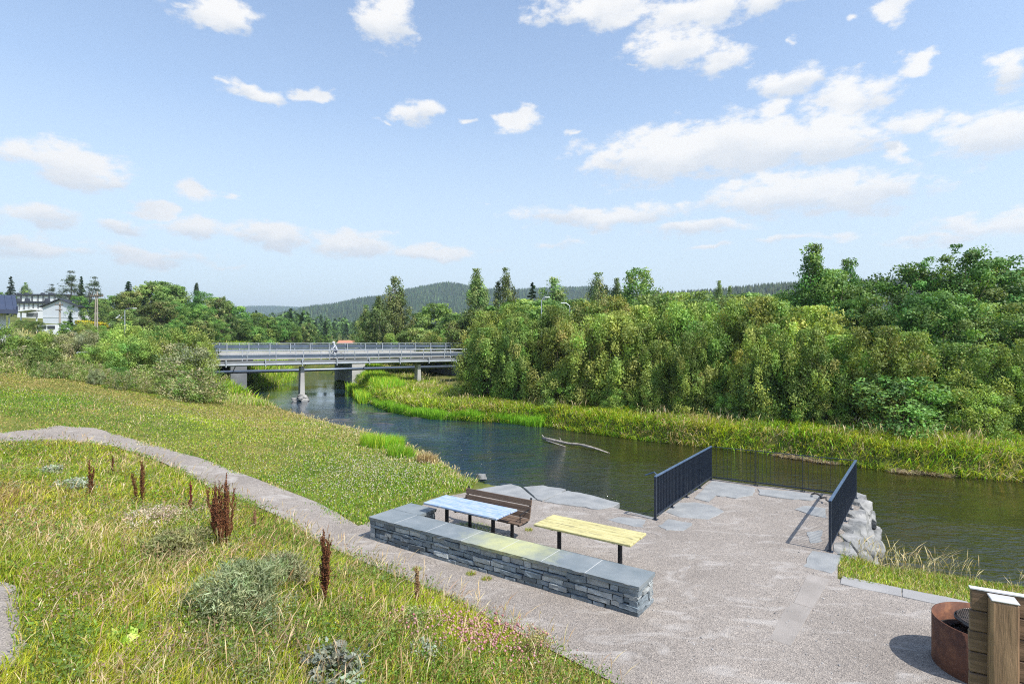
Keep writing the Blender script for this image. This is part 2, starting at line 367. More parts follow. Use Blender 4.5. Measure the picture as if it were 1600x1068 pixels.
PLAZA = np.array([G2(960,1068), G2(840,1003), G2(700,932), G2(600,885), G2(560,826)] + path_up[-5:] + quay)
def H(x, y):
    x = np.asarray(x, float); y = np.asarray(y, float); sh = x.shape; x = x.ravel(); y = y.ravel()
    L = Lraw(x, y); near = (np.hypot(x, y - 25) < 130)
    z = L.copy()
    if near.any():
        xn, yn = x[near], y[near]; Ln = L[near]
        pd, _ = seg_dist(xn, yn, PLAZA); pd = np.where(inside(xn, yn, PLAZA), -pd, pd)
        Ln = Ln * sstep(-.15, np.where(xn > 5, .9, 1.6), pd)
        sd, i = river_sd(xn, yn)
        w = np.where((i >= MEADOW0) & (i < NN - 1), 1.9, .55)
        w = np.where(i < 8, .8, w)
        k = sstep(-.7, 1, np.where(sd > 0, sd / w, sd / .6 * .7))
        z[near] = -1.7 + (Ln + 1.7) * k
    und = np.sin(x * 1.3 + 2 * np.sin(y * .7)) * np.sin(y * 1.1 + np.sin(x * .9)) * .03
    if near.any():
        und = np.where(near, und, 0)
    return (z + und * 0).reshape(sh)
def H1(x, y): return float(H(np.array([x]), np.array([y]))[0])
def ground_at(px, py):
    Ds = 2.5 * (1.0035 ** np.arange(1400)); xs = (px - 800) / FP * Ds; zs = CZ - (py - HY) / FP * Ds
    hz = H(xs, Ds); k = np.argmax(zs <= hz); return float(xs[k]), float(Ds[k]), float(hz[k])

def n2(x, y, s, seed=0):
    r = np.random.default_rng(seed); o = np.zeros(np.shape(x))
    for k in range(5):
        a = r.uniform(0, 6.28); f = s * (1.7 ** k) * .8; ph = r.uniform(0, 6.28, 2)
        o += np.sin((x * np.cos(a) + y * np.sin(a)) * f + ph[0] + 1.5 * np.sin((-x * np.sin(a) + y * np.cos(a)) * f * .8 + ph[1])) / (1.45 ** k)
    return o / 2.4

def axis(segs):
    out_ = [segs[0][0]]
    for a, b, st in segs:
        k = max(1, int(round((b - a) / st))); out_ += list(np.linspace(a, b, k + 1)[1:])
    return np.array(out_)
gx = axis([(-4000,-1000,600),(-1000,-200,100),(-200,-60,8),(-60,-26,1),(-26,14,.22),(14,40,.8),(40,120,6),(120,1000,110),(1000,4000,600)])
gy = axis([(-300,-20,40),(-20,2,2),(2,44,.22),(44,70,.6),(70,130,2.5),(130,400,15),(400,1500,100),(1500,5000,500)])
GX, GY = np.meshgrid(gx, gy); GZ = H(GX, GY)
ing = inside(GX, GY, GRAV); gd, _ = seg_dist(GX, GY, GRAV); GZ = GZ - np.where(ing, .07 * sstep(0, .3, gd) + .015, 0)
nx_, ny_ = len(gx), len(gy); ii = np.arange(nx_ * ny_).reshape(ny_, nx_)
q = np.stack([ii[:-1, :-1], ii[:-1, 1:], ii[1:, 1:], ii[1:, :-1]], -1).reshape(-1, 4)
tag(npmesh('ground', np.stack([GX, GY, GZ], -1), q, m=M['soil'], smooth=True), kind='structure')

def cdt(poly, step, zoff):
    poly = np.array(poly); b = []
    for i in range(len(poly)):
        a, c_ = poly[i], poly[(i + 1) % len(poly)]; k = max(1, int(np.hypot(*(c_ - a)) / step))
        for j in range(k): b.append(a + (c_ - a) * j / k)
    b = np.array(b); jit = np.stack([n2(b[:, 0], b[:, 1], 2.5, 3), n2(b[:, 0], b[:, 1], 2.5, 4)], -1) * .05
    b2 = b + jit
    xs = np.arange(b[:, 0].min(), b[:, 0].max(), step); ys = np.arange(b[:, 1].min(), b[:, 1].max(), step)
    X, Y = np.meshgrid(xs, ys); X = X.ravel(); Y = Y.ravel(); k = inside(X, Y, b2); X, Y = X[k], Y[k]
    d, _ = seg_dist(X, Y, b2); X, Y = X[d > step * .5], Y[d > step * .5]
    pts = [Vector(p) for p in b2] + [Vector(p) for p in zip(X, Y)]
    nb = len(b2); r_ = delaunay_2d_cdt(pts, [], [list(range(nb))], 1, 1e-5)
    vs = np.array([tuple(v_) for v_ in r_[0]]); z = np.maximum(H(vs[:, 0], vs[:, 1]), -5) + zoff
    return np.column_stack([vs, z]), np.array([f_ for f_ in r_[2] if len(f_) == 3])
vs, fs = cdt(GRAV, .4, .012)
# the quay deck stays level right up to its edge
qd = inside(vs[:, 0], vs[:, 1], np.array([G2(700,860), G2(600,850)] + [G2(650,790)] + quay)) | (np.hypot(vs[:, 0] - 7, vs[:, 1] - 15) < 5)
vs[:, 2] = np.where(qd, .012, vs[:, 2])
tag(npmesh('gravel_path', vs, tris=fs, m=M['gravel'], smooth=True), kind='structure')

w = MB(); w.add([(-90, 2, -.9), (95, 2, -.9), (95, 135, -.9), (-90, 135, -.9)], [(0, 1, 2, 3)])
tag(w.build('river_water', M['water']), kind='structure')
# low muddy shoals that break the surface near the bridge
sh = MB()
for (px, py, rx, ry) in ((520, 655, 3.2, .9), (590, 645, 2.2, .7), (470, 646, 2.6, .7), (600, 661, 1.4, .35), (650,652,.9,.3)):
    x, y, _ = P(px, py, -.9); n_ = 26; vs_ = [(x, y, -.865)]
    for k in range(n_):
        a = 6.283 * k / n_; r_ = 1 + .35 * math.sin(3 * a + px) + .2 * math.sin(7 * a + py)
        vs_.append((x + rx * r_ * math.cos(a) * .85 - .5 * ry * math.sin(a), y + ry * r_ * math.sin(a) - .25 * rx * math.cos(a), -.93))
    sh.add(vs_, [(0, k + 1, (k + 1) % n_ + 1) for k in range(n_)])
tag(sh.build('mud_shoal', mat('wet_mud', (.05, .045, .035), (.12, .11, .09), 3, .5, .6, 12, world=True)), kind='structure')
# ------------------------------------------------------------------ quay: slabs, edging, rocks
def chamfered_slab(name, poly, z, th, m, label, cat, jit=.015, group=None, sub=4):
    c = np.mean(poly, 0); rr = np.random.default_rng(abs(int(c[0] * 977 + c[1] * 131)))
    pts = []
    for i in range(len(poly)):
        a = np.array(poly[i]); b = np.array(poly[(i + 1) % len(poly)])
        for j in range(sub): pts.append(a + (b - a) * j / sub + rr.normal(0, jit, 2))
    ar = sum(pts[i][0] * pts[(i + 1) % len(pts)][1] - pts[(i + 1) % len(pts)][0] * pts[i][1] for i in range(len(pts)))
    if ar < 0: pts = pts[::-1]
    n_ = len(pts); v = []
    for (k, zz) in ((1.0, -th), (1.0, -.012), (.985, 0)):
        for p in pts: q_ = (p - c) * k; v.append((q_[0], q_[1], zz + (rr.normal(0, .003) if k < 1 else 0)))
    f = [tuple(range(2 * n_, 3 * n_))]
    for l in range(2):
        for i in range(n_): j = (i + 1) % n_; f.append((l * n_ + i, l * n_ + j, (l + 1) * n_ + j, (l + 1) * n_ + i))
    b = MB(); b.add(v, f); o = b.build(name, m); o.location = (c[0], c[1], z)
    return tag(o, label, cat, group)
slabs = [
 ([(1085,779),(1098,765),(1112,752),(1150,757),(1182,763),(1176,774),(1150,779),(1118,775),(1108,785)], .035, 'pale stone slab in the far left corner of the railed quay'),
 ([(1184,765),(1235,768),(1283,776),(1268,783),(1230,780),(1186,774)], .035, 'long pale slab along the waterside railing, right of the corner slab'),
 ([(1040,800),(1060,786),(1085,785),(1112,790),(1132,800),(1108,812),(1060,808)], .022, 'rounded grey slab sunk in gravel beside the left railing'),
 ([(1028,822),(1045,811),(1083,818),(1068,830),(1040,828)], .02, 'small square slab at the foot of the left railing post'),
 ([(1242,796),(1256,790),(1290,795),(1292,810),(1270,806)], .022, 'flat slab striped by the right railing shadow'),
 ([(1268,861),(1316,868),(1300,897),(1256,886)], .02, 'pale square slab in front of the right railing post'),
 ([(1262,832),(1284,828),(1286,846),(1266,850)], .019, 'small pale slab half under gravel inside the right railing'),
]
for pl, z, lb in slabs:
    chamfered_slab('stone_slab', [P(a, b, 0)[:2] for a, b in pl], z, .1, M['slab'], lb, 'paving slab')
wslabs = [
 ([(742,766),(775,760),(800,757),(815,762),(838,782),(800,778),(760,772)], .03, 'grey slab at the water edge behind the brown bench'),
 ([(817,762),(850,760),(884,766),(862,778),(846,784),(838,780)], .045, 'grey slab right of the bench, second along the water edge'),
 ([(886,767),(925,775),(967,787),(958,793),(935,797),(890,790),(849,784)], .035, 'widest grey slab sticking out over the dark water'),
 ([(936,800),(968,792),(1022,804),(1016,812),(985,809)], -.06, 'low step slab crossed by railing shadow at the water'),
 ([(948,812),(970,808),(1010,812),(1004,824),(985,822)], .018, 'dusty slab in gravel behind the yellow table'),
]
for pl, z, lb in wslabs:
    chamfered_slab('stone_slab', [P(a, b, 0)[:2] for a, b in pl], z, .14, M['slab'], lb, 'paving slab')
def strip(a, b, w0, w1, k, z, name, lab, m):
    a = np.array(a); b = np.array(b); d = (b - a) / np.hypot(*(b - a)); n_ = np.array([-d[1], d[0]]); L = np.hypot(*(b - a)) / k
    for i in range(k):
        p = a + d * (i * L + .004); q_ = a + d * ((i + 1) * L - .004)
        chamfered_slab(name, [p, q_, q_ + n_ * w1, p + n_ * w0], z, .12, m, lab[i], 'edging stone', jit=.003, sub=3)
strip(P(1312,913,0)[:2], P(1640,982,0)[:2], .42, .42, 3, .024, 'edging_stone',
      ['pale edging stone nearest the rocks, gravel on one side and grass on the other', 'middle pale edging stone between gravel and riverside grass', 'pale edging stone passing behind the fire pit and timber screen'], M['edge'])
strip(P(1297,905,0)[:2], P(1236,1010,0)[:2], -.38, -.3, 2, .0155, 'edging_stone', ['flush dusty paving strip leading toward the camera from the square slab', 'nearer end of the flush paving strip fading into the gravel'], M['dusty'])

def rock(mb, c, r, rr, flat=1.0):
    bm = bmesh.new(); bmesh.ops.create_icosphere(bm, subdivisions=3, radius=1)
    ph = rr.uniform(0, 6, 6); pl = [Vector(rr.normal(0, 1, 3)).normalized() for _ in range(9)]; dd = rr.uniform(.55, .8, 9)
    for v in bm.verts:
        for p_, d_ in zip(pl, dd):
            t = v.co.dot(p_) - d_
            if t > 0: v.co -= p_ * t * .92
        v.co *= 1 + .05 * math.sin(5 * v.co.x + ph[0]) + .05 * math.sin(6 * v.co.y + ph[1]) + .04 * math.sin(9 * v.co.z + ph[2])
    mx = Matrix.Rotation(rr.uniform(0, 6.28), 3, 'Z') @ Matrix.Rotation(rr.normal(0, .25), 3, 'X')
    vs = [mx @ Vector((v.co.x * r[0], v.co.y * r[1], v.co.z * r[2])) + Vector(c) for v in bm.verts]
    bm.verts.ensure_lookup_table(); mb.add(vs, [tuple(v.index for v in f.verts) for f in bm.faces]); bm.free()
rr = np.random.default_rng(5)
def block(mb, c, r, ang_, rr):
    """rough quarried block: a cube with knocked off corners and uneven faces"""
    bm = bmesh.new(); bmesh.ops.create_cube(bm, size=2); bmesh.ops.subdivide_edges(bm, edges=bm.edges[:], cuts=5, use_grid_fill=True)
    ph = rr.uniform(0, 6, 8); pl = [Vector((sx, sy, sz)).normalized() + Vector(rr.normal(0, .25, 3)) for sx in (-1, 1) for sy in (-1, 1) for sz in (-1, 1)]; pl = [p_.normalized() for p_ in pl]; dd = rr.uniform(.95, 1.4, 8)
    sh1, sh2 = rr.normal(0, .12, 2)
    for v in bm.verts:
        v.co.x += sh1 * v.co.z; v.co.y += sh2 * v.co.z
        for p_, d_ in zip(pl, dd):
            t = v.co.dot(p_) - d_
            if t > 0: v.co -= p_ * t
        q_ = v.co.copy(); v.co += Vector((math.sin(3.1 * q_.y + ph[0]) + math.sin(5.3 * q_.z + ph[1]), math.sin(3.7 * q_.x + ph[2]) + math.sin(6.1 * q_.z + ph[3]), math.sin(4.3 * q_.y + ph[4]) * .6)) * .022 + Vector(rr.normal(0, .012, 3))
    mx = Matrix.Rotation(ang_, 3, 'Z')
    vs = [mx @ Vector((v.co.x * r[0], v.co.y * r[1], v.co.z * r[2])) + Vector(c) for v in bm.verts]
    bm.verts.ensure_lookup_table(); mb.add(vs, [tuple(v.index for v in f.verts) for f in bm.faces]); bm.free()
rw = MB(); wang = math.atan2(uv[1], uv[0])
for (s0_, z0_, hh_, dpt) in ((.26, -.20, .22, .22), (.36, -.56, .21, .27), (.48, -.95, .24, .32), (.6, -1.35, .24, .34)):
    t = .0
    while t < 5.35:
        l = rr.uniform(.24, .46); p = D_ + (t + l) * uv + (s0_ + rr.normal(0, .035) - (.12 if t > 4.7 else 0)) * vv
        block(rw, (p[0], p[1], z0_ + rr.normal(0, .02)), (l * 1.14, dpt * rr.uniform(1.0, 1.25), hh_ * rr.uniform(1.05, 1.3)), wang + rr.normal(0, .06), rr); t += 2 * l
tag(rw.build('rock_wall', M['rock'], smooth=False), 'wall of pale boulders falling to the water outside the right railing', 'rock wall')
for (a, b, off, lb) in ((B_, C_, -.05, 'rough stone foundation under the waterside railing of the quay'), (A_, B_, -.02, 'rough stone foundation under the left hand railing of the quay')):
    L = np.hypot(*(b - a)); d = (b - a) / L; n_ = uv if off == -.05 else -vv; rw = MB()
    for t in np.arange(.1, L, .42):
        for z in (-.3, -.75, -1.1):
            p = a + d * (t + rr.normal(0, .05)) + n_ * (off + (-z) * .15)
            rock(rw, (p[0], p[1], z), (.32, .26, .27), rr)
    tag(rw.build('foundation_wall', M['rock']), lb, 'stone foundation')
rw = MB()
for (a, b) in (((3.0, 15.75), (1.4, 17.3)), ((1.4, 17.3), (0, 17.85)), ((0, 17.85), (-1.0, 18.6))):
    a = np.array(a); b = np.array(b)
    for t in (.1, .35, .6, .85):
        p = a + (b - a) * t - uv * .2
        rock(rw, (p[0], p[1], -.36), (.4, .32, .22), rr)
        rock(rw, (p[0], p[1] + .1, -.8), (.4, .32, .3), rr)
tag(rw.build('foundation_wall', M['rock']), 'rough stones under the grey slabs at the water edge behind the bench', 'stone foundation')
rk = MB(); x, y, _ = P(752, 747, -.75); rock(rk, (x, y, -.72), (.3, .22, .2), rr); tag(rk.build('boulder', M['rock']), 'small pale boulder in the water edge left of the slabs', 'boulder')

# ------------------------------------------------------------------ steel railings
def railing(a, b, label, k, post_end=True, h=1.1):
    a = np.array(a); b = np.array(b); d = b - a; L = np.hypot(*d); d = d / L; ang = math.atan2(d[1], d[0])
    root = empty('steel_railing', (a[0], a[1], .0), label, 'railing', 'dark steel railings round the quay', ang)
    bw = .013 if k == 4 else .008; t = MB(); t.box((L / 2, 0, h), (L + .05, .06 if k == 4 else .03, .035 if k == 4 else .02), bev=.005); t.build('top_rail', M['railtop' if k == 4 else 'railpaint'], root)
    t = MB(); t.box((L / 2, 0, .12), (L, .045, .03)); t.build('bottom_rail', M['railpaint'], root)
    n_ = int(L / .115); bmesh_ = None
    for i in range(1, n_):
        x = L * i / n_
        if bmesh_ is None:
            t = MB(); t.box((0, 0, (h + .12) / 2), (bw, .042 if k == 4 else .008, h - .12 - .03)); o = t.build('baluster', M['railpaint'], root); bmesh_ = o.data
        else:
            o = bpy.data.objects.new('baluster', bmesh_); link(o, root)
        o.location = (x, 0, 0)
    for i in range(k + 1):
        x = L * i / k
        if k == 4 or i in (1, 2):
            t = MB(); e = .05 if i in (0, k) else .016
            t.box((0, 0, (h - .02) / 2), (e, .05, h - .02) ); t.box((0, 0, .012), (.14, .12, .02))
            for sx in (-.045, .045): t.tube([(sx, .04, .02), (sx, .04, .04)], .01, 6)
            o = t.build('post', M['railpaint'], root); o.location = (x, 0, 0)
    return root
railing(A_, B_, 'left hand dark steel railing of the quay, nearest the two tables', 4)
railing(D_, C_, 'right hand dark steel railing of the quay, above the boulders', 4)
railing(B_ + .05 * vv, C_ - .05 * vv, 'thin barred waterside railing joining the two side railings', 3)
# stainless handrail for the water steps
hx = MB(); q0 = A_ - .55 * vv + .5 * uv
a0 = np.array([*P(1008, 742, .82)]); a1 = np.array([*P(1022, 737, .95)]); a2 = np.array([*P(1033, 748, .95)])
hx.tube([a0, a1, a2, a2 + np.array([.06, .1, -.1])], .018, 8)
tag(hx.build('handrail', M['railtop']), 'short bent metal handrail just left of the left railing', 'handrail')
# rope loop on the far right corner
rp = MB(); c0 = Vector((*(C_ - .35 * vv - 1.3 * uv), 0)); pts = []
for i in range(13):
    a = i / 12; pts.append(Vector(P(1268 + 28 * a, 775 + 14 * a, 0)) + Vector((.05 * math.sin(a * 19), 0, .06 + .10 * abs(math.sin(a * 6)))))
rp.tube(pts, .022, 6); tag(rp.build('rope', mat('tarred_rope', (.03, .03, .03), (.12, .11, .1), 14, .9)), 'dark frayed rope lying inside the far end of the right railing', 'rope')

# ------------------------------------------------------------------ dry stone seat wall
W0 = np.array([-3.21, 12.85]); WL = 6.4; WD = .64
ang = math.atan2(vv[1], vv[0])
wall = empty('seat_wall', (W0[0], W0[1], 0), 'low L-shaped dry stone wall with slate caps in front of the tables', 'stone wall', None, ang)
st = MB(); rr = np.random.default_rng(21)
ret0, ret1, retd = 0.0, .78, 1.25            # return leg at the left end
def stone_face(o, du, L, z0, z1):
    """irregular courses of flat stones along du starting at o (outward normal = du rotated -90)"""
    nrm = np.array([du[1], -du[0]]); z = z0
    rows = []
    while z < z1 - .03:
        h = min(rr.uniform(.05, .125), z1 - z)
        if z1 - (z + h) < .035: h = z1 - z
        rows.append((z, h)); z += h
    for z, h in rows:
        s = -.02 + rr.uniform(-.1, 0) * 0
        while s < L - .01:
            l = rr.uniform(.14, .52) * (1.25 if h < .08 else 1); l = min(l, L + .02 - s)
            if L - (s + l) < .1: l = L + .02 - s
            hh = [h * rr.uniform(.88, 1.0), h * rr.uniform(.8, 1.0)]
            out = rr.uniform(-.02, .04); g = .006; dpt = .14
            c = rr.choice([0, 1, 2, 3], p=[.3, .3, .25, .15]); base = [(.15, .18, .20), (.19, .22, .24), (.30, .32, .32), (.10, .12, .135)][c]
            kf = rr.uniform(1.0, 1.7); base = tuple(b_ * kf for b_ in base)
            s0, s1 = s + g, s + l - g; zb = z + g * .7 + rr.uniform(-.006, .006); j = lambda k=.008: rr.uniform(-k, k)
            fr = [(s0 + j(.012), zb + j()), (s0 + (s1 - s0) * .33, zb + j(.006)), (s0 + (s1 - s0) * .7, zb + j(.006)), (s1 + j(.012), zb + j()),
                  (s1 + j(.012), zb + hh[1] - g + j()), (s0 + (s1 - s0) * .66, zb + (hh[0] + hh[1]) / 2 - g + j(.01)), (s0 + (s1 - s0) * .3, zb + (hh[0] * .7 + hh[1] * .3) - g + j(.01)), (s0 + j(.012), zb + hh[0] - g + j())]
            cx = (s0 + s1) / 2; cz = zb + h / 2; vs_ = []
            for kk, oo in ((1.0, -dpt), (1.0, out - .012), (1 - .012 / max(.05, h), out)):
                for (a_, b_) in fr:
                    aa = cx + (a_ - cx) * (1 - .012 / max(.1, l) if kk < 1 else 1); bb = cz + (b_ - cz) * kk
                    p = o + du * aa + nrm * (oo + (j(.009) if oo > -.1 else 0)); vs_.append((p[0], p[1], bb))
            f_ = [tuple(range(16, 24))]
            for r_ in range(2):
                for i in range(8): f_.append((r_ * 8 + i, r_ * 8 + (i + 1) % 8, r_ * 8 + 8 + (i + 1) % 8, r_ * 8 + 8 + i))
            st.add(vs_, f_, base); s += l
X = np.array([1., 0]); Y = np.array([0, 1.])
zt = .455
stone_face(np.array([0., 0.]), X, WL, -.03, zt)                       # long front
stone_face(np.array([WL, 0.]), Y, WD, -.03, zt)                      # right end
stone_face(np.array([WL, WD]), -X, WL - ret1, -.03, zt)              # back, seen between the legs
stone_face(np.array([ret1, WD]), Y, retd - WD, -.03, zt)
stone_face(np.array([ret1, retd]), -X, ret1, -.03, zt)
stone_face(np.array([0., retd]), -Y, retd, -.03, zt)
st.box((WL / 2, WD / 2, .2), (WL - .06, WD - .06, .46), col=(.03, .035, .04)); st.box((ret1 / 2, retd / 2 + .1, .2), (ret1 - .06, retd - .26, .45), col=(.03, .035, .04))
st.build('stonework', M['stone'], wall)
cuts = [0, .78, 1.72, 2.68, 3.62, 4.56, 5.45, 6.4]
stain = Vector(P(800, 852, .5))
# cap material with the spilt yellow paint where the photo has it
m, n, out = nt('stained_cap'); bs = N(n, 'ShaderNodeBsdfPrincipled'); n.links.new(bs.outputs[0], out.inputs[0])
co = coords(n, world=True); c = ramp(n, noise(n, co, 2.2, 6), [(.3, (.15, .18, .195)), (.7, (.235, .26, .27))])
c = mixc(n, 1.0, c, ramp(n, noise(n, co, 110, 3, .7), [(.3, (.7, .7, .7)), (.7, (1.3, 1.3, 1.3))]), 'MULTIPLY')
sb = N(n, 'ShaderNodeVectorMath', operation='DISTANCE'); n.links.new(co, sb.inputs[0]); sb.inputs[1].default_value = stain
ns = N(n, 'ShaderNodeMath', operation='MULTIPLY_ADD'); n.links.new(noise(n, co, 3.5, 7, .7), ns.inputs[0]); ns.inputs[1].default_value = 1.7; n.links.new(sb.outputs['Value'], ns.inputs[2])
fx = ramp(n, ns.outputs[0], [(.5, (.75, .75, .75)), (.95, (.42, .42, .42)), (1.0, (.1, .1, .1))])
mr = N(n, 'ShaderNodeMapRange'); n.links.new(ns.outputs[0], mr.inputs[0]); mr.inputs[1].default_value = .95; mr.inputs[2].default_value = 2.1; mr.inputs[3].default_value = .8; mr.inputs[4].default_value = 0
c = mixc(n, mr.outputs[0], c, (.50, .50, .22)); n.links.new(c, bs.inputs['Base Color']); bs.inputs['Roughness'].default_value = .55
bp = N(n, 'ShaderNodeBump'); bp.inputs['Strength'].default_value = .35; bp.inputs['Distance'].default_value = .01; n.links.new(noise(n, co, 60, 6, .7), bp.inputs['Height']); n.links.new(bp.outputs[0], bs.inputs['Normal'])
M['cap'] = m
def cap(x0, x1, y0, y1, z=.455, th=.065):
    rr2 = np.random.default_rng(abs(int(x0 * 100)) + 3); v = []; pts = []
    k = 10
    for i in range(k): pts.append((x0 + (x1 - x0) * i / k, y0))
    for i in range(k): pts.append((x1, y0 + (y1 - y0) * i / k))
    for i in range(k): pts.append((x1 - (x1 - x0) * i / k, y1))
    for i in range(k): pts.append((x0, y1 - (y1 - y0) * i / k))
    n_ = len(pts)
    for li, zz in enumerate((z, z + th * .5, z + th - .006, z + th)):
        for (a, b) in pts:
            e = (a in (x0, x1)) and 0 or rr2.normal(0, .007) * (0 if li == 3 else 1)
            v.append((a, b + (e - .01 * (li < 2)) * (1 if b < (y0 + y1) / 2 else -1) * -1 if li < 3 else b, zz))
    f = [tuple(range(3 * n_, 4 * n_)), tuple(range(n_))[::-1]]
    for l in range(3):
        for i in range(n_): f.append((l * n_ + i, l * n_ + (i + 1) % n_, (l + 1) * n_ + (i + 1) % n_, (l + 1) * n_ + i))
    b = MB(); b.add(v, f); return b.build('capstone', M['cap'], wall)
ov = .045
for i in range(7):
    x0 = cuts[i] - (ov if i == 0 else -.006); x1 = cuts[i + 1] + (ov if i == 6 else -.006)
    cap(x0, x1, -ov, WD + ov)
cap(-ov, ret1 + ov, WD + ov + .012, retd + ov)
mj = MB()
for i in range(1, 7): mj.box((cuts[i], WD / 2, .455 + .0325), (.0118, WD + .06, .0655))
mj.build('mortar_joint', M['mortar'], wall)

# ------------------------------------------------------------------ tables and bench
def planks(mb, L, W, n_, z, th, col=None, gap=.012, x0=0, y0=0, sag=0):
    w_ = (W - gap * (n_ - 1)) / n_
    for i in range(n_):
        mb.box((x0, y0 - W / 2 + w_ / 2 + i * (w_ + gap), z + random.uniform(-.002, .002)), (L + random.uniform(-.015, .015), w_, th), bev=.008)
def table(ctr, label, m, nplank, legx=.68):
    root = empty('picnic_table', (ctr[0], ctr[1], 0), label, 'table', 'plank topped tables on two black posts', ang)
    t = MB(); planks(t, 2.13, .8, nplank, .725, .045); t.build('tabletop', m, root)
    for s in (-1, 1):
        t = MB(); t.tube([(0, 0, -.02), (0, 0, .66)], .045, 14); t.box((0, 0, .01), (.16, .16, .015)); o = t.build('leg', M['black'], root); o.location = (s * legx, 0, 0)
        t = MB(); t.box((0, 0, .68), (.06, .62, .035)); t.box((0, 0, .655), (.14, .14, .02)); o = t.build('cross_bracket', M['black'], root); o.location = (s * legx, 0, 0)
    return root
quadc = lambda pts: np.mean([P(a, b, .75)[:2] for a, b in pts], 0)
bt = quadc([(664,783),(776,810),(698,771),(805,797)]); yt = quadc([(836,818),(983,852),(862,804),(1011,829)])
table(bt, 'table with worn pale blue plank top behind the slate wall', M['blue'], 3)
table(yt, 'table with peeling yellow plank top on open gravel', M['yellow'], 5)
bb = np.mean([P(727,763,.86)[:2], P(833,780,.86)[:2]], 0)
bench = empty('park_bench', (bb[0], bb[1], 0), 'worn brown slatted bench on black steel brackets behind the blue table', 'bench', None, ang)
t = MB()
for k, z in enumerate((.80, .655, .52)): t.box((0, -.012 - .03 * k, z), (1.93, .035, .128), ax=Matrix.Rotation(-.18, 3, 'X'), bev=.006)
t.build('backrest', M['brown'], bench)
t = MB()
for k in range(3): t.box((0, -.16 - .145 * k, .435 - .006 * k), (1.93, .132, .036), bev=.006)
t.build('seat', M['brown'], bench)
for s in (-.92, .92):
    t = MB(); t.tube([(s, -.50, .40), (s, -.3, .385), (s, -.13, .395), (s, -.07, .45), (s, -.03, .62), (s, .045, .90)], .024, 8)
    t.build('side_bracket', M['black'], bench)
    t = MB(); t.tube([(s, -.42, .42), (s, -.42, .62), (s, -.02, .66)], .012, 6); t.build('armrest', M['black'], bench)
for s in (-.62, .62):
    t = MB(); t.tube([(0, -.3, -.02), (0, -.3, .40)], .042, 12); t.box((0, -.3, .01), (.15, .15, .014)); t.box((0, -.3, .405), (.05, .4, .02)); o = t.build('leg', M['black'], bench); o.location = (s, 0, 0)

# ------------------------------------------------------------------ fire pit
fp = (6.52, 7.72)
pit = empty('fire_pit', (*fp, .01), 'round rusty steel fire pit beside the timber screen', 'fire pit')
t = MB(); r = .62; t.lathe((0, 0, 0), [(r, 0), (r, .65), (r - .012, .65), (r - .012, .02)], 72); t.build('ring', M['corten'], pit, smooth=True)
pit.children and None
t = MB(); t.lathe((0, 0, 0), [(r - .013, .40), (.3, .415), (.0, .43)], 48); 
rr = np.random.default_rng(9)
for i in range(90):
    a = rr.uniform(0, 6.28); q_ = rr.uniform(0, .55); t.box((q_ * math.cos(a), q_ * math.sin(a), .43), (rr.uniform(.03, .09), rr.uniform(.03, .06), rr.uniform(.02, .05)), rz=rr.uniform(0, 3))
t.build('ash_bed', mat('charcoal', (.008, .008, .009), (.035, .033, .032), 12, .95, .6, 40), pit)
gc = (.12, .10)
t = MB(); t.lathe((gc[0], gc[1], 0), [(.39, .60), (.40, .60), (.40, .585), (.33, .50), (.22, .47), (0, .465)], 48); t.build('coal_pan', M['black'], pit, smooth=True)
t = MB(); gz = .625; rg = .36; t.tube([(gc[0] + rg * math.cos(a), gc[1] + rg * math.sin(a), gz) for a in np.linspace(0, 2 * math.pi, 49)], .008, 6, cap=False)
for i in range(-11, 12):
    y = i * .03; x = math.sqrt(max(0, rg * rg - y * y))
    t.tube([(gc[0] - x, gc[1] + y, gz), (gc[0] + x, gc[1] + y, gz)], .004, 5); t.tube([(gc[0] + y, gc[1] - x, gz + .006), (gc[0] + y, gc[1] + x, gz + .006)], .004, 5)
t.build('grill_grate', mat('grill_iron', (.05, .045, .04), (.2, .15, .12), 10, .5, metal=.5), pit)
t = MB(); t.tube([(gc[0], gc[1], .0), (gc[0], gc[1], .46)], .03, 10); t.build('grill_post', M['black'], pit)
t = MB(); t.tube([(gc[0] - .39, gc[1], .60), (gc[0] - .45, gc[1] - .02, .64), (gc[0] - .46, gc[1] + .04, .66)], .01, 6); t.build('handle', M['black'], pit)

# ------------------------------------------------------------------ timber screen close to the camera
s0 = np.array([1.955, 2.41]); fdir = np.array([.88, -.475]); fang = math.atan2(fdir[1], fdir[0])
scr = empty('timber_screen', (s0[0], s0[1], 0), 'tall weathered board screen with square post, cut off at the right edge', 'fence', None, fang)
ztop = 3.455; z = ztop; i = 0
while z > .35:
    h = .088
    t = MB(); t.box((1.1, -.014 + random.uniform(-.003, .003), 0), (2.2, .028, h - .004), bev=.003)
    o = t.build('board', M['fencewood'], scr); o.location = (0 + random.uniform(-.004, .004), 0, z - h / 2); z -= h
t = MB()
PX = .098; w_ = .088
t.box((0, 0, 0), (w_, .075, 3.42), bev=.006); o = t.build('post', M['postwood'], scr); o.location = (.098, -.028 - .039, 1.735)
t = MB(); t.box((0, 0, 0), (w_ + .002, .077, .006), bev=.002); o = t.build('post_cap', mat('bleached_end_grain', (.42, .42, .41), (.55, .54, .53), 9, .8), scr); o.location = (.098, -.067, 3.449)
t = MB(); t.box((0, 0, 0), (w_, .075, 3.42), bev=.006); o = t.build('post', M['postwood'], scr); o.location = (1.75, -.028 - .039, 1.73)
t = MB(); t.box((1.1, -.014, ztop + .003), (2.204, .03, .006), bev=.001); t.build('top_edge', mat('bleached_wood', (.5, .5, .5), (.62, .61, .6), 5, .8, stretch=(1, 8, 8)), scr)

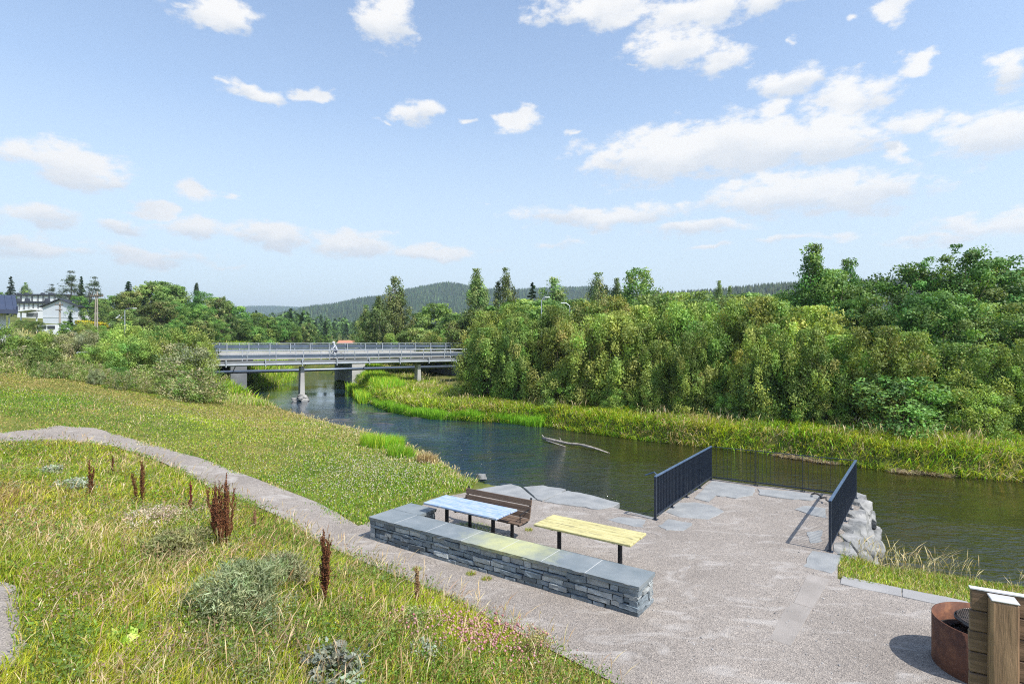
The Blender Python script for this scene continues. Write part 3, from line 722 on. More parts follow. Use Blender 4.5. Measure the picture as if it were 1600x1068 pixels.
# ------------------------------------------------------------------ driftwood
lg = MB(); pa = Vector(P(849, 688, -.85)); pb = Vector(P(952, 706, -.85))
def lp(t_, dy=0, dz=0): p = pa.lerp(pb, t_); return (p.x, p.y + dy, p.z + dz)
lg.tube([lp(0, .05, .12), lp(.12, 0, .12), lp(.4, .1, .06), lp(.65, .22, .10), lp(.85, .1, .04), lp(1, -.1, -.02)], [.09, .08, .065, .05, .035, .015], 9)
lg.tube([lp(.05, -.1, .04), lp(.2, -.3, .0), lp(.35, -.35, -.05)], [.05, .035, .02], 7)
lg.tube([lp(.35, .05, .05), lp(.55, .35, .10), lp(.78, .55, .04)], [.04, .03, .015], 7)
lg.tube([lp(.6, .15, .08), lp(.8, -.15, .08), lp(.97, -.3, .0)], [.05, .04, .015], 7)
lg.tube([lp(.02, .1, .1), lp(-.02, .2, .28)], [.05, .02], 7); lg.tube([lp(.3, .1, .1), lp(.27, .12, .3)], [.03, .01], 6)
tag(lg.build('driftwood_log', M['bark2'], smooth=True), 'bleached forked driftwood log lying in the river', 'driftwood')

# ------------------------------------------------------------------ bridges
def lerp(a, b, t): return a + (b - a) * t
Fa = np.array(XD(330, 47.5)); Fb = np.array(XD(722, 60.0)); fd = (Fb - Fa); fL = np.hypot(*fd); fd = fd / fL; fn = np.array([-fd[1], fd[0]])
fang2 = math.atan2(fd[1], fd[0])
E0 = -9.0; E1 = fL + 8
foot = empty('footbridge', (Fa[0], Fa[1], 0), 'slender grey footbridge with steel railings on thin pale columns, nearest the viewer', 'bridge', None, fang2)
zb = 2.42; wF = 3.4
t = MB(); t.box(((E0 + E1) / 2, wF / 2, zb + .2), (E1 - E0, wF, .22)); t.build('deck', M['concrete'], foot)
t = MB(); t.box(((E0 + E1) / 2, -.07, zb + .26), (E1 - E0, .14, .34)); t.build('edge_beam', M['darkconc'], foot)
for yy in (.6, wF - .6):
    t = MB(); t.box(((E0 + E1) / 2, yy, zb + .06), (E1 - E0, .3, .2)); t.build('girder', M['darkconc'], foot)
for yy, nm in ((-.02, 'near'), (wF, 'far')):
    for z, r_ in ((zb + 1.3, .028), (zb + .95, .02)):
        t = MB(); t.tube([(E0, yy, z), (E1, yy, z)], r_, 6); t.build('rail', M['steel'], foot)
    t = MB(); t.box(((E0 + E1) / 2, yy + .08, zb + .75), (E1 - E0, .02, .2)); t.build('guard_panel', M['guard'], foot)
    pm = None
    for x in np.arange(E0, E1 + .1, 2.35):
        if pm is None:
            t = MB(); t.box((0, 0, zb + .8), (.06, .07, 1.0)); o = t.build('rail_post', M['steel'], foot); pm = o.data
        else: o = bpy.data.objects.new('rail_post', pm); link(o, foot)
        o.location = (x, yy, 0)
pm = None
for x in np.arange(E0 + .8, E1, 3.1):
    if pm is None:
        t = MB(); t.box((0, -.3, zb + .22), (.09, .1, .62)); t.box((0, -.16, zb + .45), (.07, .3, .06)); o = t.build('pipe_bracket', M['steel'], foot); pm = o.data
    else: o = bpy.data.objects.new('pipe_bracket', pm); link(o, foot)
    o.location = (x, 0, 0)
def along(px, off):       # station on the bridge axis that lies behind a photo column
    k = (px - 800) / FP; o_ = Fa + fn * off; s = (o_[0] - k * o_[1]) / (k * fd[1] - fd[0]); return s
t = MB(); t.tube([(E0, -.2, zb + .1), (E1, -.2, zb + .1)], .10, 10); t.build('service_pipe', M['steel'], foot)
for px, base in ((472, -1.4), (654, -.3)):
    s = along(px, .5); t = MB()
    t.prism([(s - .17, .3), (s + .17, .3), (s + .17, 1.15), (s - .17, 1.15)], base, zb - .2); [None for _ in ()]
    t.v = [((v[0] - s) * (1.35 if v[2] < 0 else .9) + s, v[1], v[2]) for v in t.v]; t.build('column', M['concrete'], foot)
rr = np.random.default_rng(3); s = along(472, .5); pc = Fa + fd * s + fn * .5
t = MB()
for (dx, dy, z_, r_) in ((-.35, -.3, -.85, .5), (.35, -.35, -.9, .45), (0, -.5, -.65, .36), (.1, .2, -.8, .5), (-.1, -.25, -.45, .34), (.25, -.1, -.5, .3)): rock(t, (pc[0] + dx, pc[1] + dy, z_), (r_, r_, r_ * .6), rr)
tag(t.build('rock_pile', M['rock']), 'heap of rocks round the foot of the footbridge column in the water', 'rock pile')
# abutment mounds
# road bridge behind
Ra = Fa + fn * 9.0; rL = fL
road = empty('road_bridge', (Ra[0], Ra[1], 0), 'wider road bridge with blue grey guard rails behind the footbridge', 'bridge', None, fang2)
zr = 3.15; wR = 8.5; G0, G1 = -16.0, fL + 20
t = MB(); t.box(((G0 + G1) / 2, wR / 2, zr - .2), (G1 - G0, wR, .5)); t.build('deck', M['concrete'], road)
t = MB(); t.box(((G0 + G1) / 2, wR / 2, zr + .06), (G1 - G0, wR - 1.2, .03)); t.build('carriageway', M['asphalt'], road)
for yy in (.15, wR - .15):
    t = MB(); t.box(((G0 + G1) / 2, yy, zr + .13), (G1 - G0, .34, .2)); t.build('kerb', M['concrete'], road)
    z_top = zr + 1.2
    for z, hh_ in ((z_top, .06),):
        t = MB(); t.box(((G0 + G1) / 2, yy, z), (G1 - G0, .07, hh_)); t.build('rail', M['steel'], road)
    if yy > 1 or True:
        t = MB(); t.box(((G0 + G1) / 2, yy + .06, zr + .86), (G1 - G0, .04, .34)); t.box(((G0 + G1) / 2, yy + .06, zr + .47), (G1 - G0, .03, .16)); t.build('guard_panel', M['guard'], road)
    pm = None
    for x in np.arange(G0, G1 + .1, 2.0):
        if pm is None:
            t = MB(); t.box((0, 0, zr + .75), (.09, .1, 1.0)); o = t.build('rail_post', M['steel'], road); pm = o.data
        else: o = bpy.data.objects.new('rail_post', pm); link(o, road)
        o.location = (x, yy - .05, 0)
def along2(px, off):
    k = (px - 800) / FP; o_ = Ra + fn * off; return (o_[0] - k * o_[1]) / (k * fd[1] - fd[0])
for px in (373, 560):
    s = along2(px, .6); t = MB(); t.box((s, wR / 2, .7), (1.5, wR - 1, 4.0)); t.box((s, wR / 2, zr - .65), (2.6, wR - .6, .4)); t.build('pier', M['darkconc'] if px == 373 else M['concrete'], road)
s = along2(690, 0); t = MB(); t.box((s + 3, wR / 2, 1.2), (1.5, wR, 3.2)); t.build('pier', M['darkconc'], road)
# district heating pipe slung between the two bridges
t = MB(); pa_ = Fa + fn * 5.2; p0 = pa_ + fd * E0; p1 = pa_ + fd * (fL + 6); t.tube([(*p0, 1.68), (*p1, 1.68)], .15, 16)
pipe = tag(t.build('water_pipe', M['guard'], smooth=True), 'long round steel pipe running under and between the two bridges', 'pipe')
for x in np.arange(-4, fL + 4, 6.2):
    t = MB(); q_ = pa_ + fd * x; t.tube([(*q_, 1.8), (*(q_ - fn * 1.6), 2.25)], .04, 6); t.lathe((q_[0], q_[1], 1.62), [(.18, -.06), (.18, .06)], 12); t.build('hanger', M['black'], pipe)
# earth abutments carry both bridges beyond the visible span: kept inside the bushes

# cyclist
cs = along(524, 2.0); cp = Fa + fd * cs + fn * 2.0; zc = zb + .32
bike = empty('bicycle', (cp[0], cp[1], zc), 'bicycle ridden across the footbridge', 'bicycle', None, fang2 + math.pi)
for x in (-.52, .52):
    t = MB(); t.tube([(x + .33 * math.cos(a), 0, .34 + .33 * math.sin(a)) for a in np.linspace(0, 2 * math.pi, 25)], .018, 6, cap=False)
    for k in range(8): a = k * math.pi / 4; t.tube([(x, 0, .34), (x + .32 * math.cos(a), 0, .34 + .32 * math.sin(a))], .003, 4)
    t.build('wheel', M['black'], bike)
t = MB()
for a, b in (((-.52, 0, .34), (0, 0, .32)), ((0, 0, .32), (-.16, 0, .88)), ((0, 0, .32), (.38, 0, .78)), ((-.14, 0, .8), (.36, 0, .85)), ((-.52, 0, .34), (-.14, 0, .8)), ((.52, 0, .34), (.36, 0, .92))): t.tube([a, b], .018, 6)
t.build('frame', M['railtop'], bike)
t = MB(); t.tube([(.36, -.28, 1.0), (.36, 0, .94), (.36, .28, 1.0)], .014, 6); t.build('handlebar', M['black'], bike)
t = MB(); t.box((-.18, 0, .91), (.26, .14, .05), bev=.02); t.build('saddle', M['black'], bike)
def person(name, loc, rz, J, E, rads, label, parts=None):
    me = bpy.data.meshes.new(name); me.from_pydata([J[k] for k in J], [], [tuple(list(J).index(x) for x in e) for e in E])
    o = bpy.data.objects.new(name, me); link(o); o.location = loc; o.rotation_euler = (0, 0, rz)
    o.modifiers.new('skin', 'SKIN'); o.modifiers.new('sub', 'SUBSURF').levels = 2; o.modifiers['sub'].render_levels = 2
    sl = me.skin_vertices[0].data if me.skin_vertices else None
    if sl is None:
        bm = bmesh.new(); bm.from_mesh(me); bm.verts.layers.skin.verify(); bm.to_mesh(me); bm.free(); sl = me.skin_vertices[0].data
    for i, k in enumerate(J): sl[i].radius = (rads[k], rads[k])
    sl[0].use_root = True
    me.materials.append(M['cloth']); return tag(o, label, 'person')
J = {'pel': (-.16, 0, .98), 'sp': (-.06, 0, 1.2), 'ch': (.06, 0, 1.42), 'nk': (.12, 0, 1.55), 'hd': (.17, 0, 1.68), 'ht': (.18, 0, 1.78)}
E = [('pel', 'sp'), ('sp', 'ch'), ('ch', 'nk'), ('nk', 'hd'), ('hd', 'ht')]
rd = dict(pel=.13, sp=.125, ch=.14, nk=.055, hd=.1, ht=.075)
for s, nm in ((1, 'l'), (-1, 'r')):
    J.update({nm + 'sh': (.06, .18 * s, 1.44), nm + 'el': (.22, .24 * s, 1.22), nm + 'ha': (.36, .26 * s, 1.02), nm + 'hp': (-.14, .09 * s, .93),
              nm + 'kn': (.2, .1 * s, .86 if s > 0 else .66), nm + 'an': (.02, .1 * s, .46 if s > 0 else .24), nm + 'to': (.17, .1 * s, .42 if s > 0 else .2)})
    E += [('ch', nm + 'sh'), (nm + 'sh', nm + 'el'), (nm + 'el', nm + 'ha'), ('pel', nm + 'hp'), (nm + 'hp', nm + 'kn'), (nm + 'kn', nm + 'an'), (nm + 'an', nm + 'to')]
    rd.update({nm + 'sh': .065, nm + 'el': .05, nm + 'ha': .035, nm + 'hp': .1, nm + 'kn': .065, nm + 'an': .045, nm + 'to': .035})
rider = person('person', (cp[0], cp[1], zc), fang2 + math.pi, J, E, rd, 'cyclist in pale clothing riding across the footbridge')
t = MB(); t.lathe((.17, 0, 1.66), [(.112, .03), (.115, .07), (.09, .13), (.04, .16), (0, .165)], 14); t.build('helmet', M['white'], rider, smooth=True)
t = MB()
for s in (1, -1): t.tube([(-.14, .09 * s, .93), (.2, .1 * s, .86 if s > 0 else .66)], [.108, .078], 8)
t.build('shorts', M['clothdark'], rider, smooth=True)

# rusty uprights modelled in place of vertical reflections at the left bank
for k, (px, lb) in enumerate(((391, 'leftmost rusty upright in place of a reflection in the water by the left bank'), (395, 'middle rusty upright in place of a reflection in the water by the left bank'), (400, 'rightmost rusty upright in place of a reflection in the water by the left bank'))):
    x, y, _ = P(px, 637, -.9); t = MB(); t.box((0, 0, .3), (.16, .05, 2.0)); t.box((0, .07, .3), (.05, .12, 2.0)); o = t.build('reflection_upright', M['rust']); o.location = (x, y, -.9 - .1 * k); tag(o, lb, 'upright', 'rusty uprights by the left bank')
x, y, _ = P(379, 632, -.9); t = MB(); t.box((0, 0, .3), (1.3, .8, .7), bev=.05); t.box((0, 0, .68), (1.4, .9, .08), bev=.02); t.box((-.3, -.42, .4), (.3, .04, .3))
o = t.build('drain_box', M['roofdark']); o.location = (x, y, -1.0); tag(o, 'dark concrete drain outlet beside the rusty uprights', 'drain')

# ------------------------------------------------------------------ houses and poles
def windows(root, xs, z, y, w, h, fm='roofdark'):
    for x in xs:
        t = MB(); t.box((x, y, z), (w, .06, h)); o = t.build('window', M['glass'], root)
        t = MB(); t.box((x, y - .05, z - h / 2 - .05), (w + .16, .1, .06)); t.box((x, y - .035, z), (.05, .02, h)); t.build('frame', M['white'], o)
def house(name, x0, y0, L, Dp, zg, zw, label, m, roof='flat', rz=0, wz=None, cat='house', rise=1.6, rm='roofdark', wn=6):
    root = empty(name, (x0, y0, 0), label, cat, None, rz)
    t = MB(); t.box((L / 2, Dp / 2, (zg + zw) / 2 - .5), (L, Dp, zw - zg + 1)); t.build('wall', m, root)
    if roof == 'flat':
        t = MB(); t.box((L / 2, Dp / 2, zw + .25), (L + .8, Dp + .8, .5)); t.build('roof', M[rm], root)
    elif roof == 'gable':      # gable end faces the camera
        t = MB(); t.add([(0, 0.0, zw), (L, 0.0, zw), (L / 2, 0.0, zw + rise), (0, Dp, zw), (L, Dp, zw), (L / 2, Dp, zw + rise)], [(0, 1, 2), (3, 5, 4), (0, 3, 4, 1), (0, 2, 5, 3), (1, 4, 5, 2)]); t.build('gable', m, root)
        t = MB(); e = .5
        for s in (-1, 1):
            t.beam((L / 2 + s * (L / 2 + e) , Dp / 2, zw + .14 - e * rise / (L / 2)), (L / 2, Dp / 2, zw + rise + .14), Dp + 1, .18)
        t.build('roof', M[rm], root)
    elif roof == 'ridge':
        t = MB(); e = .5
        t.add([(-e, -e, zw), (L + e, -e, zw), (L + e, Dp + e, zw), (-e, Dp + e, zw), (-e, Dp / 2, zw + rise), (L + e, Dp / 2, zw + rise)], [(0, 1, 5, 4), (2, 3, 4, 5), (0, 4, 3), (1, 2, 5), (0, 3, 2, 1)]); t.build('roof', M[rm], root)
    if wn and wz: windows(root, np.linspace(L * .08, L * .92, wn), wz, -.03, L / wn * .28, (zw - zg) * .22)
    return root
def hz(py, D): return topz(py, D)
D1 = 160; x0, _ = XD(27, D1); x1, _ = XD(100, D1)
h = house('terrace_house', x0, D1, x1 - x0, 9, 9.5, hz(462, D1), 'upper row of white terraced houses with flat dark roof on the left hill', M['white'], wz=hz(466, D1), wn=8, cat='terraced houses')
for k, px in enumerate((30, 42, 67, 80)):
    x, _ = XD(px, D1 + 3); t = MB(); t.tube([(x - x0, 3, hz(461, D1)), (x - x0, 3, hz(456, D1))], [.7, .5], 8); t.build('roof_vent', M['roofdark'], h)
D2 = 138; x0, _ = XD(27, D2); x1, _ = XD(70, D2)
h = house('terrace_house', x0, D2, x1 - x0, 9, 7.5, hz(474, D2), 'lower row of white terraced houses with dark roof left of the pale gable', M['white'], wz=hz(479, D2), wn=6, cat='terraced houses')
for px in (43, 74, 29):
    x, _ = XD(px, D2 + 3); t = MB(); t.tube([(x - x0, 3, hz(473, D2)), (x - x0, 3, hz(465, D2))], [.7, .5], 8); t.build('roof_vent', M['roofdark'], h)
D3 = 120; x0, _ = XD(67, D3); x1, _ = XD(122, D3)
h = house('gable_house', x0, D3, x1 - x0, 14, 6.5, hz(479, D3), 'pale grey house with shallow gable end facing the river on the left hill', M['greywall'], roof='gable', rise=1.5, rz=.0)
t = MB(); t.box(((x1 - x0) / 2, -.05, hz(495, D3)), (x1 - x0, .06, .12)); t.build('band', M['white'], h)
D4 = 122; x0, _ = XD(40, D4); x1, _ = XD(68, D4); h = empty('carport', (x0, D4 - 3, 0), 'open carport with slanted white roof left of the gable house', 'carport')
t = MB(); t.beam((0, 1.5, hz(488, D4)), (x1 - x0, 1.5, hz(484, D4)), 3, .25); t.build('roof', M['white'], h)
t = MB(); t.box(((x1 - x0) / 2 + 1, 1.2, hz(492.5, D4)), (x1 - x0 - 1.5, .1, .9)); t.build('balcony_rail', M['darkconc'], h)
for s in (.3, (x1 - x0) - .2): t = MB(); t.box((s, 1.5, hz(492, D4) - .8), (.2, .2, 4.2)); t.build('post', M['white'], h)
# dark metal-roofed house cut by the left edge
D5 = 42; x1, _ = XD(27, D5)
h = empty('dark_roof_house', (x1, D5, 0), 'white house with dark ribbed metal roof cut off by the left edge', 'house', None, .76)
t = MB(); t.box((-4.3, 3, 4.7), (7.4, 5, 4.6)); t.build('wall', M['white'], h)
t = MB(); t.add([(-9, -.6, 6.85), (0, -.6, 6.85), (0, 3, 8.15), (-9, 3, 8.15), (-9, 6.6, 6.9), (0, 6.6, 6.9)], [(0, 1, 2, 3), (3, 2, 5, 4)])
t.box((-4.5, -.62, 6.72), (9, .08, .3)); t.box((-.02, 3, 6.9), (.08, 7.2, .5)); t.add([(-.03, -.6, 6.85), (-.03, 6.6, 6.9), (-.03, 3, 8.15)], [(0, 1, 2)])
for k in range(22): t.beam((-.2 - k * .41, -.6, 6.88), (-.2 - k * .41, 3, 8.19), .05, .06)
t.build('roof', mat('ribbed_metal', (.035, .045, .08), (.05, .06, .1), 1, .35), h)
t = MB(); t.tube([(-.35, -.4, 6.7), (-.45, .35, 6.3), (-.45, .35, 3.0)], .06, 8); t.build('downpipe', M['white'], h)
t = MB(); t.box((-1.9, .44, 5.3), (.9, .08, 1.1)); t.build('window', M['glass'], h)
# orange-roofed building beyond the bridge
D6 = 260; x0, _ = XD(527, D6); x1, _ = XD(556, D6)
house('orange_roof_house', x0, D6, x1 - x0, 9, 1, hz(536.5, D6), 'long house with orange tiled roof just above the bridge railing', M['white'], roof='ridge', rise=1.5, rm='orange', wz=None)
D7 = 210; x0, _ = XD(1572, D7); x1, _ = XD(1606, D7)
house('hilltop_house', x0, D7, x1 - x0, 9, 22, hz(431, D7), 'pale house on the skyline behind trees at the right edge', M['greywall'], roof='ridge', rise=1.8, wz=None)

def pole(px, base, top, D, r, label, arms=(), m='pole', cat='utility pole', name='utility_pole', double=False):
    x, y = XD(px, D); zg = H1(x, y); zt_ = topz(top, D)
    root = empty(name, (x, y, zg), label, cat)
    t = MB(); t.tube([(0, 0, -.3), (0, 0, zt_ - zg)], [r, r * .75], 10); t.build('shaft', M[m], root)
    if double: t = MB(); t.tube([(-.3, 0, -.3), (-.18, 0, zt_ - zg - .3)], [r * .8, r * .6], 10); t.build('shaft', M[m], root)
    for (dz, hw) in arms:
        t = MB(); t.box((0, -r, zt_ - zg - dz), (hw * 2, .08, .1))
        for s in (-.9, -.3, .3, .9): t.tube([(hw * s, -r, zt_ - zg - dz + .04), (hw * s, -r, zt_ - zg - dz + .2)], .03, 6)
        t.build('crossarm', M['bark'], root)
    return root
pole(152, 530, 455, 62, .085, 'thick double wooden pole rising from the bushes left of the hillside woods', ((.5, .7),), double=True)
pole(93.5, 520, 472, 85, .16, 'slim pale pole in front of the gable house', ((.4, .6), (1.2, .5)))
def lamp(px, top, D, label, arm=.9, side=1):
    x, y = XD(px, D); zg = H1(x, y); zt_ = topz(top, D) - zg; root = empty('street_lamp', (x, y, zg), label, 'street lamp')
    t = MB(); t.tube([(0, 0, -.2), (0, 0, zt_ - .2), (side * .25, 0, zt_), (side * arm, 0, zt_ + .05)], [.06, .045, .035, .03], 8); t.build('pole', M['steel'], root)
    t = MB(); t.box((side * (arm + .2), 0, zt_ + .03), (.42, .16, .08), bev=.02); t.build('lamp_head', M['white'], root)
lamp(195, 482, 62, 'small lamp post with short arm above the hillside bushes', side=1)
lamp(846, 465, 47, 'grey street lamp rising from the thicket, left one of the pair', .3, side=1)
lamp(890, 474, 46, 'grey street lamp rising from the thicket, farther right one', .3, side=-1)
# wires of the slim pole
# white van parked above the bushes
x, y = XD(88, 80); zg = H1(x, y); zc = topz(521, 80) - zg
van = empty('parked_van', (x, y, topz(523, 80) - .35), 'white van parked behind the bushes under the slim pole', 'van')
t = MB(); bodypts = [(-2.2, 0.25), (-2.2, 1.0), (-1.9, 1.75), (.8, 1.8), (1.35, 1.15), (2.15, .95), (2.25, .3)]
n_ = len(bodypts); vs_ = [(a, -.85, b) for a, b in bodypts] + [(a, .85, b) for a, b in bodypts]
t.add(vs_, [tuple(range(n_)), tuple(range(n_, 2 * n_))[::-1]] + [(i, i + n_, (i + 1) % n_ + n_, (i + 1) % n_) for i in range(n_)]); t.build('body', M['white'], van)
for (a, b) in ((-1.7, -.75), (-.55, .5)):
    t = MB(); t.box(((a + b) / 2, -.86, 1.4), (b - a, .03, .45)); t.build('window', M['glass'], van)
for a in (-1.4, 1.4):
    for s in (-.8, .8): t = MB(); t.tube([(a, s - .08, .32), (a, s + .08, .32)], .33, 14); t.build('wheel', M['black'], van)
# white stair rail on the yellow slope
x0, y0 = XD(170, 95); x1, _ = XD(187, 95); st_ = empty('outdoor_stair', (x0, y0, 0), 'white sloping stair with side rails beside the yellow flower slope', 'stair')
for k, yy in enumerate((0, .9)):
    t = MB(); t.beam((0, yy, topz(507, 95)), (x1 - x0, yy, topz(492.5, 95)), .12, .22); t.build('side_rail', M['white'], st_)
t = MB()
for k in range(12):
    a = k / 12; t.box(((x1 - x0) * a, .45, topz(507 - 14.5 * a, 95) - .25), (.3, .8, .08))
t.build('treads', M['greywall'], st_)

# loose stones scattered over the gravel
rr = np.random.default_rng(55); ls = MB()
cnt = 0
while cnt < 1300:
    x = rr.uniform(-14, 11); y = rr.uniform(6, 19)
    if not inside(np.array([x]), np.array([y]), GRAV)[0] or abs(x) > .95 * y: continue
    r_ = rr.uniform(.005, .013) * (1.5 if rr.uniform() < .08 else 1); z = max(H1(x, y), -.05) + .012; a = rr.uniform(0, 3)
    g = rr.uniform(.2, .5); ls.box((x, y, z + r_ * .3), (r_ * 2, r_ * 1.5, r_ * 1.1), rz=a, col=(g, g * .96, g * .92), bev=r_ * .3); cnt += 1
tag(ls.build('loose_stones', mat('loose_stone', (.8, .8, .8), (1.1, 1.1, 1.1), 20, .9, attr=True)), 'small loose stones scattered over the gravel', 'stones', kind='stuff')
# ------------------------------------------------------------------ vegetation generators
def unit(v): return v / np.maximum(np.linalg.norm(v, axis=-1, keepdims=True), 1e-9)
def leaf_quads(p, d, L, W, col, rg, nrm=None):
    """diamond shaped leaves: centre p, long axis d"""
    n_ = len(p); d = unit(d); w = unit(np.cross(d, rg.normal(size=(n_, 3)) if nrm is None else nrm)); L = np.asarray(L).reshape(-1, 1) * np.ones((n_, 1)); W = np.asarray(W).reshape(-1, 1) * np.ones((n_, 1))
    V = np.stack([p - d * L / 2, p + w * W / 2 - d * L * .05, p + d * L / 2, p - w * W / 2 - d * L * .05], 1).reshape(-1, 3)
    q_ = np.arange(n_ * 4).reshape(n_, 4); return V, q_, np.repeat(col, 4, 0)
def joinq(parts):
    V, Q, C = [], [], []; b = 0
    for v, q_, c in parts: V.append(v); Q.append(q_ + b); C.append(c); b += len(v)
    return np.concatenate(V), np.concatenate(Q), np.concatenate(C)
def pick(pal, n_, rg, var=.18, w=None):
    pal = np.array(pal); c = pal[rg.choice(len(pal), n_, p=w)]; return c * (1 + rg.normal(0, var, (n_, 1))).clip(.45, 1.7) * (1 + rg.normal(0, .05, (n_, 3)))

def crown_pts(rg, h, rad, z0, prof, nclump, nleaf, csz, lobes=.3, fill=.5, pal=None, up=0., out=.6, L=.16, W=.07, ncol=None, cvar=.22):
    t = rg.uniform(0, 1, nclump * 6); rr_ = prof(t); keep = rg.uniform(0, rr_.max(), len(t)) < rr_; t = t[keep][:nclump]; rr_ = prof(t); n_ = len(t)
    a = rg.uniform(0, 2 * np.pi, n_); ph = rg.uniform(0, 6.28, 6)
    lob = 1 + lobes * (np.sin(3 * a + ph[0] + 4 * t) * .5 + np.sin(5 * a + ph[1] - 7 * t) * .35 + np.sin(2 * a + ph[2] + 9 * t) * .4)
    rho = rad * rr_ * lob * (fill + (1 - fill) * np.sqrt(rg.uniform(0, 1, n_)))
    C = np.stack([rho * np.cos(a), rho * np.sin(a), z0 + t * (h - z0)], 1)
    k = rg.poisson(nleaf * rg.uniform(.4, 1.6, n_)); idx = np.repeat(np.arange(n_), k)
    off = unit(rg.normal(size=(len(idx), 3)) + np.array([0, 0, .3])) * (rg.uniform(.12, 1.15, (len(idx), 1)) ** .6) * np.array(csz) * 1.55 * rg.uniform(.65, 1.35, n_)[idx, None]
    p = C[idx] + off; p[:, 2] = np.where(p[:, 2] > h, h - np.abs(rg.normal(0, .1, len(p))) * h, p[:, 2]); p[:, 2] = np.maximum(p[:, 2], rg.uniform(.03, .12, len(p)) * h)
    outd = unit(np.stack([np.cos(a), np.sin(a), np.zeros(n_)], 1))[idx]
    d = outd * out + rg.normal(size=(len(idx), 3)) * .7 + np.array([0, 0, up])
    base = pick(pal, n_, rg, cvar)[idx]; col = base * (1 + rg.normal(0, .11, (len(idx), 1))).clip(.6, 1.5)
    s = rg.uniform(.7, 1.3, len(idx))
    nr = unit(off / np.array(csz)) * 1.0 + outd * .5 + rg.normal(size=(len(idx), 3)) * .34 + np.array([0, 0, .55])
    return leaf_quads(p, d, L * s, W * s, col, rg, nr), C
def stems(mb, rg, C, h, z0, n_, r0, lean=.3, n0=1, spread=.15):
    pts = C[rg.choice(len(C), n_)]
    for s in range(n0):
        b = np.array([rg.normal(0, spread), rg.normal(0, spread), -.15]) if n0 > 1 else np.array([0, 0, -.2])
        top = np.array([rg.normal(0, lean), rg.normal(0, lean), h * (.86 if n0 == 1 else rg.uniform(.55, .85))])
        mid = [b + (top - b) * t + np.array([math.sin(t * 5 + s), math.cos(t * 4 + s), 0]) * h * .012 * min(1, t * 3) for t in (0, .12, .3, .5, .75, 1)]
        rs = [r0 * k for k in (1.25, 1, .8, .6, .33, .08)]; mb.tube(mid, [x / (1 if n0 == 1 else 1.5) for x in rs], 7)
        for q_ in pts[s::n0]:
            t = np.clip((q_[2] / h) * .7, .12, .7); st_ = b + (top - b) * t; m_ = (st_ + q_) / 2 + np.array([0, 0, .06 * h * rg.uniform(0, 1)])
            mb.tube([st_, m_, q_], [r0 * .35 * (1 - t * .6), r0 * .2, r0 * .04], 5)
PAL = dict(
 willow=[(.18,.27,.05),(.24,.32,.065),(.14,.23,.04),(.29,.34,.085),(.16,.25,.05)],
 olive=[(.20,.26,.055),(.26,.30,.07),(.15,.21,.04),(.29,.31,.085)],
 alder=[(.09,.18,.035),(.125,.225,.045),(.07,.15,.03),(.17,.26,.055)],
 fresh=[(.12,.20,.045),(.155,.245,.055),(.10,.175,.04)],
 birch=[(.12,.185,.045),(.16,.22,.06),(.095,.15,.035),(.21,.25,.08)],
 spruce=[(.035,.07,.028),(.05,.09,.034),(.028,.055,.022)],
 pine=[(.05,.08,.04),(.075,.105,.045)],
 grey=[(.20,.235,.11),(.26,.28,.15),(.15,.185,.08)],
 silver=[(.25,.30,.22),(.34,.38,.29),(.19,.24,.16)],
 weed=[(.19,.26,.07),(.28,.31,.14),(.14,.23,.04),(.32,.30,.17)])
PROF = dict(
 willow=lambda t: (np.sin(np.pi * np.clip(t * .86 + .12, 0, 1)) ** .6) * (1 - .25 * t),
 round=lambda t: np.sqrt(np.clip(1 - (2 * t - .95) ** 2 * .96, 0.02, 1)),
 birch=lambda t: np.clip(np.sin(np.pi * np.clip(t * .9 + .12, 0, 1)) ** .8 * (1.15 - .75 * t), .06, 2),
 cone=lambda t: np.clip(1.02 - t, .04, 1) ** .85,
 column=lambda t: np.clip(np.sin(np.pi * np.clip(t * .93 + .06, 0, 1)) ** .4, .05, 1),
 dome=lambda t: np.sqrt(np.clip(1 - t ** 2.2, .02, 1)))
def tree_proto(name, seed, h, rad, prof, pal, nclump, nleaf, csz, L, W, bark='bark', r0=.1, nst=1, z0=.4, up=0., out=.6, lobes=.3, fill=.5, nb=10, leafm='leaf', cvar=.22, spread=.15):
    rg = np.random.default_rng(seed); root = bpy.data.objects.new(name, None); link(root); root.empty_display_size = .2
    (V, Q, C_), cl = crown_pts(rg, h, rad, z0, PROF[prof], nclump, nleaf, csz, lobes, fill, PAL[pal], up, out, L, W, cvar=cvar)
    mb = MB(); stems(mb, rg, cl, h, z0, nb, r0, lean=rad * .12 if nst == 1 else rad * .4, n0=nst, spread=spread)
    mb.build('trunk' if nst == 1 else 'stems', M[bark], root, smooth=True)
    npmesh('crown' if h > 3 else 'foliage', V, Q, col=C_, m=M[leafm], parent=root)
    root['ph'] = h; return root
